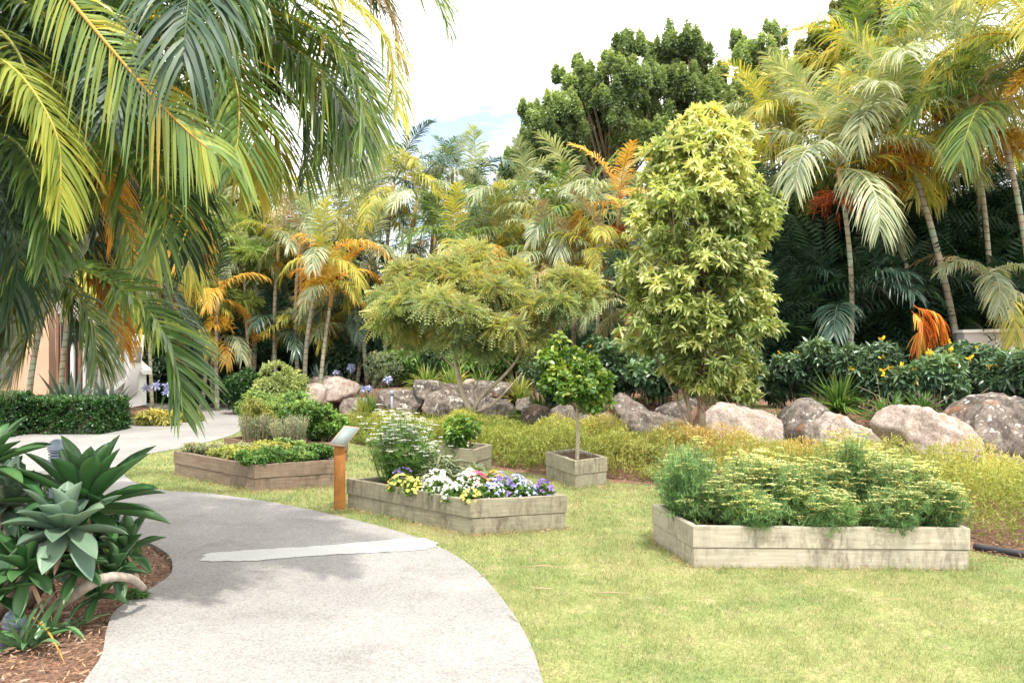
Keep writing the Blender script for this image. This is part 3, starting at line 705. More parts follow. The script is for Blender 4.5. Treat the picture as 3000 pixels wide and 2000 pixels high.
def gen_rachis(e0, curl, L=1.9):
    s = np.linspace(0, 1, 40); e = np.radians(e0 - curl * s ** 1.25)
    d = np.stack([np.cos(e), .06 * np.sin(s * 5), np.sin(e)], -1) * L / 39
    return np.cumsum(d, 0) - d[0]
TILT = {'up': (78, 55), 'mid': (55, 95), 'low': (30, 105), 'hang': (0, 85)}
FM = {}
def frond_mesh(tilt, mat, seed, lod=0):
    k = (tilt, mat, seed, lod)
    if k not in FM:
        e0, cu = TILT[tilt]
        vb = {'palm_green': .42, 'palm_yellow': .5, 'palm_pale': .45, 'palm_dark': .4, 'palm_blue': .4, 'palm_orange': .5, 'palm_straw': .5}[mat]
        B = frond_geo(gen_rachis(e0, cu), .62, .032 if lod else .024, .35 if tilt == 'up' else .6, 42 if lod else 60, vb=vb, seed=seed * 7 + len(tilt), nq=4 if lod else 5, rachis=.017, start=.16, tipc=.12, lift=.3 if tilt != 'hang' else .05)
        FM[k] = B.mesh('frond', M[mat])
    return FM[k]
PAN = {}
def panicle_mesh(mat='panicle', seed=0):
    if (mat, seed) not in PAN:
        B = MB(); g = np.random.default_rng(seed)
        for k in range(13):
            a = g.uniform(0, 6.28); d = np.array([math.cos(a), math.sin(a), g.uniform(-.2, .5)]); L = g.uniform(.3, .5)
            q = np.linspace(0, 1, 5)[:, None]; P = d * q * L + np.array([0, 0, -1]) * q ** 2 * L * .8
            add_tube(B, P, np.linspace(.008, .004, 5), 4, .3)
            for j in range(16):
                s0 = g.uniform(.25, 1); p0 = d * s0 * L + np.array([0, 0, -1]) * s0 ** 2 * L * .8
                dd = nrm(d + g.normal(0, .8, 3) + np.array([0, 0, -.4])); l2 = g.uniform(.08, .2)
                add_tube(B, np.array([p0, p0 + dd * l2 * .5, p0 + dd * l2 + np.array([0, 0, -.03])]), [.006, .006, .004], 3, g.uniform(.3, 1))
        PAN[(mat, seed)] = B.mesh('flower_stalk', M[mat])
    return PAN[(mat, seed)]

def crown(parent, top, scale, mats, n=11, lod=1, seed=0, heading=None, tiltset=None, pan=0, red=0):
    g = np.random.default_rng(seed)
    a0 = g.uniform(0, 6.28)
    for k in range(n):
        f = k / max(1, n - 1)
        tl = tiltset[k % len(tiltset)] if tiltset else ('up' if f < .25 else 'mid' if f < .55 else 'low' if f < .85 else 'hang')
        mat = mats[g.integers(len(mats))] if not (tl == 'hang' and g.uniform() < (.35 if seed < 200 else .12)) else ['palm_orange' if seed < 200 else 'palm_yellow', 'palm_straw', 'palm_yellow'][g.integers(3)]
        o = link('frond', frond_mesh(tl, mat, int(g.integers(3)), lod), parent, Vector(top) + Vector((0, 0, .12 - .2 * f)))
        rz = a0 + k * 2.399 + g.normal(0, .2)
        o.rotation_euler = (g.normal(0, .12), g.normal(0, .1), rz)
        s = scale * g.uniform(.85, 1.15); o.scale = (s, s, s)
    for k in range(pan):
        o = link('flower_stalk', panicle_mesh('panicle', int(g.integers(3))), parent, Vector(top) + Vector((0, 0, -.55)))
        o.rotation_euler = (0, 0, g.uniform(0, 6)); s = scale * 1.1; o.scale = (s, s, s)
    for k in range(red):
        o = link('flower_stalk', panicle_mesh('redstalk', int(g.integers(3))), parent, Vector(top) + Vector((0, 0, -.5)))
        o.rotation_euler = (0, 0, g.uniform(0, 6)); o.scale = (scale,) * 3

def palm_stem(parent, base, top, r=.05, bow=.12, mat='ptrunk', shaft='shaft', sl=.55):
    base, top = np.asarray(base, float), np.asarray(top, float)
    q = np.linspace(0, 1, 14)[:, None]; d = top - base
    P = base + d * q; P[:, 0] += bow * np.sin(q[:, 0] * np.pi) * np.sign(d[0] + .01) * -1
    B = MB(); L = np.linalg.norm(d)
    k = max(3, int(14 * (1 - sl / L)))
    add_tube(B, P[:k + 1], r * np.linspace(1.15, .85, k + 1), 9); B.obj('trunk', M[mat], parent, True)
    B = MB(); Q = P[k - 0:]; 
    if len(Q) < 3: Q = np.array([P[-3], P[-2], P[-1]])
    add_tube(B, Q, r * np.linspace(1.25, .75, len(Q)), 9); B.obj('crownshaft', M[shaft], parent, True)

GL_ = 'palms beside the white building'
def palm(label, Y, stems, mats, n=10, lod=1, seed=0, name='palm_tree', group=None, r=.05, pan=0, red=0, shaft='shaft', tiltset=None, mat='ptrunk'):
    """stems: (u_top, v_top, u_base, scale)"""
    if 12.4 < Y < 17.7 and group != GL_: k_ = 1.2; Y = Y * k_; stems = [(*s[:3], s[3] * k_) for s in stems]; r = r * .95
    b0 = at(stems[0][2], 900, Y); z0 = float(gz(b0[0], Y))
    t = thing(name, label, 'palm', group, (b0[0], Y, z0))
    org = np.array([b0[0], Y, z0])
    g = np.random.default_rng(seed + 99)
    for i, st in enumerate(stems):
        u, v, ub, s = st[:4]
        Yt = Y + (g.uniform(-.7, .7) if i else 0)
        top = at(u, v, Yt); b = at(ub, 900, Yt); b[2] = float(gz(b[0], Yt)) - .05
        if top[2] - b[2] > .8: palm_stem(t, b - org, top - org, r * (.8 + .3 * s), g.uniform(.02, .2), mat, shaft)
        crown(t, top - org, s, mats, n, lod, seed * 13 + i, None, tiltset, pan if i == 0 else 0, red if i == 0 else 0)
    return t
GR = 'golden cane palms behind the garden'
G_, Yw, Pl, Dk, Bl, Or, St = 'palm_green', 'palm_yellow', 'palm_pale', 'palm_dark', 'palm_blue', 'palm_orange', 'palm_straw'
palm('silvery palm clump beside the big hanging fronds, with an orange seed head', 24, [(905, 425, 890, .95), (850, 480, 870, .85), (960, 455, 925, .8)], [Pl, Pl, Yw, Bl], 11, 1, 1, group=GR, pan=2)
palm('tall grey green palm clump with a spear of upright leaves against the blue sky', 25, [(1010, 425, 990, .8), (1085, 445, 1050, 1.0), (1040, 400, 1030, .7)], [Pl, Bl, Pl, G_], 11, 1, 2, group=GR)
palm('pale golden palm clump directly left of the big dark tree', 24, [(1165, 500, 1150, 1.0), (1215, 470, 1200, .85), (1140, 560, 1130, .8)], [Pl, Yw, Pl], 11, 1, 3, group=GR)
palm('palm clump in front of the big dark tree foot with grey green arching leaves', 22, [(1330, 500, 1320, 1.1), (1270, 520, 1260, .8)], [Pl, Pl, Yw, G_], 12, 1, 4, group=GR, pan=1)
palm('palm with a bright orange and yellow frond left of the slim tree top', 20.5, [(1425, 470, 1420, .85), (1455, 560, 1440, .8)], [Yw, Or, Pl, Or], 10, 1, 5, group=GR, red=2)
palm('yellow green palm clump rising above the feathery tree', 22.5, [(1050, 575, 1045, .9), (1000, 540, 990, .75)], [G_, Yw, G_], 10, 1, 6, group=GR)
palm('dense palm clump right of the feathery tree, yellow seed sprays hanging', 21, [(1310, 630, 1300, .85), (1380, 590, 1375, .85), (1250, 600, 1245, .7)], [Yw, Pl, G_, St], 11, 1, 7, group=GR, pan=3)
palm('shaded palm clump in the dark gap left of the feathery tree', 23, [(850, 610, 845, .9), (900, 670, 890, .8), (815, 700, 820, .75)], [Bl, Pl, Dk], 11, 1, 8, group=GR)
palm('golden leaved palm with a slanting bare trunk behind the hedge shrubs', 21.5, [(745, 590, 700, .85), (765, 660, 730, .7)], [Yw, Yw, Or, Pl], 10, 1, 9, group=GR, pan=3)
palm('palm clump with grey trunks behind the lime fern branches', 23, [(640, 560, 640, .8), (570, 600, 575, .8), (690, 540, 690, .8)], [Pl, Yw, St], 11, 1, 10, group=GR, pan=1)
palm('low arching young palm above the clipped round shrub', 23.4, [(640, 770, 640, 1.0)], [Pl, Bl], 11, 1, 11, 'young_palm', GR, tiltset=['up', 'mid', 'up', 'mid', 'low'])
palm('low young palm beside the blue green sword plants', 24, [(800, 780, 800, .85)], [Bl, Pl], 9, 1, 12, 'young_palm', GR, tiltset=['up', 'mid', 'low'])
palm('orange fronded palm deep in the shade behind the path end', 22, [(500, 680, 500, .8), (455, 740, 460, .7)], [Or, Or, Yw, Dk], 9, 1, 13, group=GR, pan=2)
palm('small palm with one burnt orange frond left of the round shrub', 23.2, [(575, 800, 570, .5)], [Or, Dk, Bl], 6, 1, 14, 'young_palm', GR)
palm('bushy olive palm clump filling behind the citrus and feathery trees', 23.5, [(1180, 650, 1180, .9), (1240, 700, 1240, .8), (1120, 640, 1120, .8)], [Pl, G_, Yw], 10, 1, 15, group=GR)
palm('palm behind the left edge of the slim tree with white edged fronds', 19.5, [(1450, 700, 1450, .75), (1480, 620, 1480, .7)], [Pl, Bl], 10, 1, 16, group=GR, pan=1)
palm('tall thin palm top rising just right of the hanging fronds', 27, [(840, 440, 835, .9), (780, 500, 785, .9)], [Pl, Yw], 11, 1, 17, group=GR)
palm('far palm clump between the lime fern branches and hanging fronds', 27, [(600, 470, 600, 1.0), (700, 480, 700, 1.0), (520, 500, 520, .9)], [Yw, Pl, G_], 11, 1, 18, group=GR)
palm('far palm clump seen through the gap above the feathery tree', 27, [(940, 560, 940, .9), (1110, 500, 1110, .9)], [Pl, Bl], 11, 1, 19, group=GR)
for k_, (u, v, Y, s, ms, lab) in enumerate(((500, 790, 23.0, .8, [Pl, Or, Bl], 'low palm with rusty fronds at the dark end of the path'), (590, 740, 24.5, .95, [Pl, G_, Yw], 'low feathery palm directly behind the clipped shrubs'),
  (690, 770, 23.6, .85, [Pl, Yw, Bl], 'low palm between the two clipped shrubs and the sword plants'), (750, 730, 25, 1.0, [Yw, Pl, Or], 'bushy golden palm above the lilac flowers'), (840, 770, 24, .85, [Bl, Pl], 'low grey palm at the foot of the dark gap'),
  (905, 740, 24.5, .95, [Pl, G_], 'low palm peeping out left of the feathery crown'), (1200, 760, 23.5, .9, [G_, Pl], 'low palm between feathery tree and citrus'), (1290, 740, 23.5, .9, [Pl, G_, Yw], 'low palm above the shrub behind the citrus'), (1390, 740, 22.5, .9, [Pl, G_], 'low palm between citrus crown and slim tree'),
  (440, 760, 25.5, 1.0, [Dk, Or, Pl], 'low shaded palm left of the rusty fronded one'))):
    palm(lab, Y, [(u, v, u, s)], ms, 12, 1, 60 + k_, 'young_palm', GR, tiltset=['up', 'mid', 'up', 'mid', 'low'])
GRR = 'tall palms on the right side'
palm('tall palm with an orange banded crownshaft right of the slim tree', 14, [(1925, 385, 1945, 1.0)], [Pl, Yw, Pl, Yw], 14, 0, 21, group=GRR, r=.044, red=2, shaft='shaft_orange')
palm('leaning palm with an orange flower mop, its trunk slanting down to the right', 14.2, [(2062, 275, 2220, 1.0)], [Yw, Pl, G_, Pl], 14, 0, 22, group=GRR, r=.056, pan=5, red=2, shaft='shaft_orange')
palm('slender palm with a ringed trunk and burnt orange skirt near its foot', 14.6, [(2025, 350, 2105, .85)], [G_, Pl, Yw], 11, 0, 23, group=GRR, r=.042, pan=2)
palm('palm with a grey and green crownshaft below the red seed stalk', 14.8, [(2215, 165, 2285, 1.0)], [G_, Yw, Pl], 13, 0, 24, group=GRR, r=.047, red=3, pan=2)
palm('palm with a whitish ringed trunk crossing the right edge of the photo', 13.4, [(2290, 240, 2385, .95)], [G_, Pl, Yw], 12, 0, 25, group=GRR, r=.047, pan=3)
palm('yellow topped palm standing tallest behind the leaning palm', 16.5, [(2080, 130, 2100, 1.15), (1985, 190, 2010, .95)], [Yw, Yw, G_, Pl], 13, 0, 26, group=GRR, pan=2)
palm('vivid green palm in the top right corner', 12.5, [(2390, 90, 2420, 1.0)], [G_, G_, Yw], 13, 0, 27, group=GRR, pan=1)
palm('palm behind the orange flower mop with drooping silver fronds', 16, [(2150, 270, 2160, 1.0), (2240, 330, 2250, .9)], [Pl, G_, Dk], 12, 0, 28, group=GRR, pan=1)
palm('pale yellowing palm immediately behind the top of the slim tree', 17.5, [(1840, 330, 1850, 1.0), (1770, 300, 1780, .8)], [Yw, Pl, Yw], 12, 0, 29, group=GRR)
palm('low palm with straw coloured hanging fronds in front of the grey wall', 14, [(2262, 640, 2320, .7)], [St, Yw, Pl], 7, 0, 30, group=GRR, tiltset=['hang', 'low', 'mid'])
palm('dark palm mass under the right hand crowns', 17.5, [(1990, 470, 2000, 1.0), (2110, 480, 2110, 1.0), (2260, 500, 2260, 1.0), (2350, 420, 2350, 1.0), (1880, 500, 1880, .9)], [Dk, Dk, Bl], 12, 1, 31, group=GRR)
palm('blue green young palm fanning over the flowering shrubs', 14.6, [(1935, 735, 1940, .9)], [Bl, Bl, Dk], 12, 0, 32, 'young_palm', 'young shade palms', tiltset=['up', 'mid', 'mid', 'low'])
palm('young palm with a single fan of striped fronds left of the orange skirt', 14.9, [(2040, 700, 2040, .75)], [Bl, Bl], 9, 0, 33, 'young_palm', 'young shade palms', tiltset=['up', 'mid', 'low'])
palm('small young palm right of the orange skirt', 15, [(2145, 745, 2140, .55)], [Bl, Pl], 8, 0, 34, 'young_palm', 'young shade palms', tiltset=['up', 'mid', 'low'])
palm('young palm in deep shade directly right of the slim tree', 15.5, [(1800, 700, 1800, .8), (1850, 620, 1850, .7)], [Dk, Bl], 9, 0, 35, 'young_palm', 'young shade palms', tiltset=['up', 'mid', 'low'])
# the burnt orange skirt: a dying frond hanging on the slender palm's foot
sk = thing('fallen_frond', 'burnt orange dead frond hanging against the slender palm trunk', 'palm frond', None, (0, 0, 0))
for k, (a, b) in enumerate((((2098, 700), (2140, 800)), ((2094, 715), (2105, 800)), ((2100, 705), (2165, 770)))):
    p0, p1 = at(*a, 14.3), at(*b, 14.2); mid = (p0 + p1) / 2 + np.array([.1, -.1, .1])
    frond_geo([p0, mid, p1], .3, .03, .9, 34, vb=.95, vs=.1, seed=k + 3, rachis=.008).obj('leaflet_spray', M[Or], sk)

# ---- big near palm at the left, every frond laid along its own curve
lp = thing('palm_tree', 'huge golden cane palm leaning in from the left, its fronds hanging over the path', 'palm', None, (-3.9, 6.9, 0))
O = np.array([-3.9, 6.9, 0])
def near_frond(pts, Y0, Y1, L, mat, **kw):
    k_ = .86 if Y0 < 7.3 else 1; Y0, Y1, L = Y0 * k_, Y1 * k_, L * k_
    if 'droop' in kw: kw['droop'] *= .7
    Ys = np.linspace(Y0, Y1, len(pts)); P = np.array([at(u, v, y) for (u, v), y in zip(pts, Ys)]) - O
    B = frond_geo(P, L, **{**dict(W=.0175, droop=.42, n=66, rachis=.013, start=.06, ang=(78, 30)), **kw}); B.obj('frond', M[mat], lp)
FG = [
 ([(90, -90), (170, 10), (250, 105), (345, 215), (430, 300), (490, 350)], 5.3, 4.9, .42, G_, dict(vb=.62, droop=.75, seed=1, side=(.75, .1, .65))),
 ([(250, 60), (360, 40), (455, 65), (515, 130), (545, 205), (548, 300), (535, 390)], 5.9, 5.3, .56, G_, dict(vb=.5, droop=.5, seed=2, n=74)),
 ([(380, -40), (520, 0), (640, 30), (735, 75), (800, 150), (835, 240), (835, 320)], 6.1, 5.6, .54, G_, dict(vb=.5, droop=.5, seed=3, n=74)),
 ([(420, 60), (540, 60), (640, 100), (700, 170), (735, 260), (745, 350)], 6.4, 6.0, .56, G_, dict(vb=.45, droop=.6, seed=4, n=60)),
 ([(560, -60), (700, -40), (800, 0), (875, 70), (905, 160), (912, 250)], 5.7, 5.4, .36, Yw, dict(vb=.55, droop=.9, seed=5, sparse=.15, W=.02)),
 ([(640, -110), (760, -90), (850, -40), (900, 40), (915, 120)], 6.2, 6.0, .4, St, dict(vb=.3, droop=1.0, seed=6, sparse=.3, W=.016)),
 ([(-90, 20), (10, 80), (65, 170), (110, 300), (130, 430)], 5.6, 5.3, .42, Yw, dict(vb=.12, droop=.55, seed=7, n=48, W=.015, sparse=.15)),
 ([(-80, 110), (20, 150), (90, 230), (135, 330), (140, 470)], 5.3, 5.1, .4, Yw, dict(vb=.3, droop=.8, seed=8)),
 ([(180, 410), (250, 360), (320, 352), (370, 410), (380, 500), (350, 590)], 6.4, 6.0, .5, G_, dict(vb=.45, droop=.5, seed=9)),
 ([(100, 600), (210, 625), (315, 690), (372, 760), (405, 850), (410, 935)], 6.3, 5.9, .48, G_, dict(vb=.38, droop=.5, seed=10, n=92, lift=.5, rachis=.016, W=.024)),
 ([(130, 600), (95, 690), (60, 780), (30, 860)], 6.7, 6.5, .4, Yw, dict(vb=.25, droop=.8, seed=11)),
 ([(110, 620), (180, 680), (215, 750), (222, 830)], 7.1, 7.0, .42, G_, dict(vb=.45, droop=.8, seed=12)),
 ([(60, 610), (30, 690), (0, 770), (-20, 840)], 6.5, 6.3, .42, G_, dict(vb=.5, droop=.8, seed=13)),
 ([(-120, 200), (-20, 250), (60, 330), (100, 450), (90, 560)], 6.6, 6.4, .5, Dk, dict(vb=.4, droop=.7, seed=14)),
 ([(-120, 60), (0, 60), (90, 120), (150, 230), (160, 360)], 7.4, 7.2, .55, Dk, dict(vb=.4, droop=.7, seed=15)),
 ([(-120, -60), (60, -70), (220, -30), (330, 60), (370, 170)], 6.8, 6.5, .52, G_, dict(vb=.35, droop=.7, seed=16)),
 ([(-150, 330), (-60, 380), (10, 470), (40, 590), (30, 690)], 6.2, 6.0, .5, Dk, dict(vb=.45, droop=.7, seed=17)),
 ([(60, 300), (140, 280), (220, 330), (260, 430), (262, 540)], 7.2, 7.0, .42, Or, dict(vb=.5, droop=.9, seed=18)),
 ([(90, 400), (180, 400), (260, 470), (310, 560), (330, 640)], 7.3, 7.0, .4, Or, dict(vb=.55, droop=.9, seed=19)),
 ([(430, 210), (500, 200), (560, 260), (590, 350), (590, 440)], 6.9, 6.7, .4, Yw, dict(vb=.6, droop=1.0, seed=20, side=(.9, .3, .2))),
 ([(600, 110), (680, 130), (740, 200), (770, 300), (765, 390)], 6.6, 6.4, .42, Yw, dict(vb=.4, droop=.9, seed=21)),
 ([(180, -100), (330, -60), (450, -20), (540, 40), (600, 120), (620, 200)], 6.9, 6.6, .52, Dk, dict(vb=.6, droop=.6, seed=22)),
 ([(200, 640), (250, 660), (275, 730), (285, 800)], 7.4, 7.3, .28, Or, dict(vb=.5, droop=1.0, seed=23)),
 ([(-60, 560), (40, 560), (120, 600), (160, 680), (170, 760)], 7.6, 7.5, .4, Dk, dict(vb=.6, droop=.8, seed=24)),
 ([(-200, -20), (-60, -60), (100, -10), (200, 90), (250, 220)], 7.8, 7.5, .55, Dk, dict(vb=.45, droop=.6, seed=25)),
 ([(-180, 480), (-90, 450), (-20, 520), (30, 640), (40, 760)], 7.9, 7.7, .5, Dk, dict(vb=.4, droop=.7, seed=26)),
 ([(240, 150), (330, 150), (400, 220), (430, 330), (420, 430)], 7.8, 7.5, .5, Yw, dict(vb=.3, droop=.8, seed=27)),
 ([(-40, 240), (50, 230), (150, 300), (200, 420), (200, 540)], 8.1, 7.9, .5, Dk, dict(vb=.5, droop=.7, seed=28)),
 ([(20, 420), (110, 440), (200, 520), (240, 620), (235, 700)], 7.6, 7.4, .38, Or, dict(vb=.3, droop=.9, seed=29)),
]
for uu, vv_, yy, ss, mm, nn_, sd_ in ((290, 190, 5.8, .82, [G_, G_, Dk, Dk], 13, 201), (455, 60, 5.6, .85, [G_, G_, G_, Dk], 14, 202), (120, 280, 6.6, .9, [Dk, Dk, G_], 14, 203), (90, 520, 7.0, .8, [G_, Dk, Dk], 11, 204), (620, -60, 5.6, .75, [G_, G_, Yw], 12, 205), (-40, 120, 6.4, .9, [Dk, Dk], 13, 206), (240, 430, 7.6, .72, [Or, Yw, Or, G_], 9, 207), (-20, 420, 6.8, .8, [Dk, Dk, G_], 12, 208)):
    crown(lp, at(uu, vv_, yy) - O, ss, mm, nn_, 0, sd_)
FG += [
 ([(430, -80), (600, -50), (720, 10), (800, 90), (850, 190), (860, 300)], 6.6, 6.0, .5, G_, dict(vb=.55, droop=.5, seed=31)),
 ([(300, -40), (460, -20), (600, 60), (680, 180), (710, 300), (700, 400)], 6.9, 6.5, .52, G_, dict(vb=.4, droop=.6, seed=32)),
 ([(350, 90), (450, 110), (560, 180), (630, 290), (645, 400)], 6.6, 6.3, .46, Yw, dict(vb=.5, droop=.8, seed=33)),
 ([(200, -30), (330, 10), (430, 90), (470, 190), (475, 290)], 6.4, 6.0, .46, G_, dict(vb=.6, droop=.5, seed=34)),
 ([(-60, -40), (80, 20), (190, 110), (250, 230), (260, 340)], 6.2, 5.9, .46, G_, dict(vb=.5, droop=.6, seed=35)),
 ([(500, 30), (640, 50), (750, 120), (810, 220), (815, 320)], 7.2, 6.9, .5, Dk, dict(vb=.75, droop=.5, seed=36)),
 ([(-40, 300), (40, 330), (90, 420), (110, 520), (100, 600)], 5.6, 5.4, .36, G_, dict(vb=.3, droop=.7, seed=37)),
 ([(150, 440), (230, 440), (290, 510), (300, 600), (280, 680)], 6.9, 6.7, .4, G_, dict(vb=.5, droop=.8, seed=38)),
 ([(120, 560), (60, 600), (20, 680), (-10, 780)], 6.4, 6.2, .42, Yw, dict(vb=.3, droop=.8, seed=39)),
]
for f in FG: near_frond(*f[:5], **f[5])
for pts, Y, r0, r1, m in (
  ([(-190, 1330), (-90, 980), (-10, 770), (45, 640), (85, 545)], 6.8, .075, .055, 'ptrunk_near'),
  ([(-140, 1280), (-40, 960), (30, 760), (75, 660), (120, 560)], 7.0, .06, .045, 'ptrunk_near'),
  ([(-260, 1250), (-120, 800), (-20, 660), (50, 580), (90, 520)], 6.5, .055, .045, 'ptrunk_brown'),
  ([(-230, 1260), (-40, 800), (130, 580), (215, 440), (300, 340)], 7.0, .045, .035, 'ptrunk_brown'),
  ([(-240, 1260), (0, 720), (120, 480), (190, 300), (240, 120)], 7.0, .055, .045, 'ptrunk_brown'),
  ([(-220, 1260), (60, 760), (250, 480), (370, 260), (440, 60)], 6.8, .045, .035, 'ptrunk_near')):
    B = MB(); P = catmull([at(u, v, Y) for u, v in pts], 30) - O; P[0, 2] = -.1
    add_tube(B, P, np.linspace(r0, r1, 30), 12); B.obj('trunk', M[m], lp, True)

# ---- palms beside the white building
GL = 'palms beside the white building'
palm('green palm hanging over the hedge before the pink wall', 17.7, [(140, 590, 60, 1.25), (190, 600, 140, .9)], [G_, G_, Yw], 11, 0, 41, group=GL, tiltset=['low', 'hang', 'mid', 'low'])
palm('slim multi stemmed palm beside the white stair wall', 18.6, [(275, 640, 215, .8), (235, 690, 235, .7), (300, 690, 250, .6)], [Pl, G_, Pl], 8, 0, 42, group=GL, r=.026, tiltset=['up', 'mid', 'low'])
palm('golden orange palm between the building and the dark end of the path', 22, [(330, 600, 350, 1.0)], [Or, Yw, Or], 11, 0, 43, group=GL, r=.04)
palm('dark palm behind the near leaning palm at the left edge', 7.9, [(0, 430, -200, .8), (90, 330, -170, .8), (-80, 300, -260, .8)], [Dk, Dk, G_], 12, 0, 44, group=GL, r=.06)

# ================================================================== TREES
def limb(B, a, b, r0, r1, sag=.15, k=6, v=.5):
    a, b = np.asarray(a, float), np.asarray(b, float); m = (a + b) / 2; L = np.linalg.norm(b - a)
    m = m + np.array([0, 0, -sag * L * .5]) + rng.normal(0, .05 * L, 3)
    q = np.linspace(0, 1, 7)[:, None]; P = a * (1 - q) ** 2 + 2 * m * q * (1 - q) + b * q ** 2
    add_tube(B, P, np.linspace(r0, r1, 7), k, v)

LANCE = t_strip(.24, [.25, 1, .85, .1], .45)
LANCE2 = t_strip(.3, [.2, 1, .8, .06], .2, .12)
OVAL = t_strip(.55, [.2, 1, .85, .15], .15, .1)
DIA = t_diamond()
DIAW = t_diamond(.6, .1, .08)

# slim tree
def slim_tree():
    Y = 11.7; b = at(1614, 1075, Y); b[2] = 0
    t = thing('slim_tree', 'slim upright yellow green tree, tallest in the lawn garden, with two thin stems', 'tree', None, tuple(b))
    rows = [(240, 1605, 1640), (258, 1572, 1668), (282, 1540, 1692), (318, 1508, 1714), (370, 1480, 1738), (430, 1456, 1756), (500, 1440, 1770), (560, 1434, 1768), (620, 1440, 1758), (680, 1430, 1764), (740, 1436, 1776), (790, 1450, 1756), (830, 1486, 1740), (870, 1540, 1700), (900, 1580, 1660)]
    vv, l, r_ = [np.array(x, float) for x in zip(*rows)]
    N = 4300; v = rng.uniform(248, 890, N); wl, wr = np.interp(v, vv, l), np.interp(v, vv, r_)
    c = (wl + wr) / 2; hw = (wr - wl) / 2 * (1.04 + .07 * np.sin(v / 23.) + .06 * np.sin(v / 9 + 1))
    th = rng.uniform(0, 2 * np.pi, N); rr = np.sqrt(rng.uniform(.06, 1.0, N)) * (1 + .13 * np.sin(th * 3 + v / 33) + .09 * np.sin(th * 7 - v / 17))
    low = np.clip((v - 700) / 200, 0, 1)
    keep = rng.uniform(0, 1, N) < 1 - .55 * low
    P = np.array([at(cc, vq, Y) for cc, vq in zip(c, v)])
    m = hw / FOC * Y
    P = P + np.stack([m * rr * np.cos(th), m * rr * np.sin(th) * .95, 0 * m], -1)
    # clump: pull to boughs
    K = 150; idx = rng.choice(N, K, replace=False); d = ((P[:, None] - P[idx][None]) ** 2).sum(-1); near = idx[d.argmin(1)]
    P = P + (P[near] - P) * rng.uniform(.15, .6, (N, 1)); tone = rng.uniform(-.16, .16, N)[near]
    P, rr, th, v, tone = P[keep], rr[keep], th[keep], v[keep], tone[keep]
    A = np.stack([np.cos(th) * .7, np.sin(th) * .7, .8 + 0 * th], -1) + rng.normal(0, .2, (len(P), 3))
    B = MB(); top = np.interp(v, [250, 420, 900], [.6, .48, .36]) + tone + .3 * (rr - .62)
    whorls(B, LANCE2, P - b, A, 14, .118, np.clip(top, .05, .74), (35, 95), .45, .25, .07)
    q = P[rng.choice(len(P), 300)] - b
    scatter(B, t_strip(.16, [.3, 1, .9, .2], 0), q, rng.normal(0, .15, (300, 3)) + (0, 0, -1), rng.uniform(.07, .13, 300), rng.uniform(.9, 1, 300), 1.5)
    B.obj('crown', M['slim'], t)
    B = MB()
    S1 = catmull([(0, 0, -.05), tuple(at(1612, 960, Y) - b), tuple(at(1606, 850, Y) - b), tuple(at(1620, 700, Y) - b), tuple(at(1618, 520, Y) - b), tuple(at(1622, 300, Y) - b)], 40)
    add_tube(B, S1, np.linspace(.062, .012, 40), 10)
    S2 = catmull([(.02, .05, -.05), tuple(at(1592, 1000, Y) - b), tuple(at(1578, 900, Y) - b), tuple(at(1570, 780, Y) - b), tuple(at(1550, 600, Y) - b)], 30)
    add_tube(B, S2, np.linspace(.034, .01, 30), 8)
    for k in range(110):
        i = rng.integers(len(P)); p = P[i] - b
        if p[2] < 1.3: continue
        j = np.clip(int((p[2] - .35) / 4.8 * 39) - 2, 8, 38)
        s = S1[j] if (p[0] > -.25 or rng.uniform() < .5) else S2[min(29, int(j * .75))]
        limb(B, s, p, .009, .003, -.1, 4)
    B.obj('trunk', M['bark'], t, True)
slim_tree()

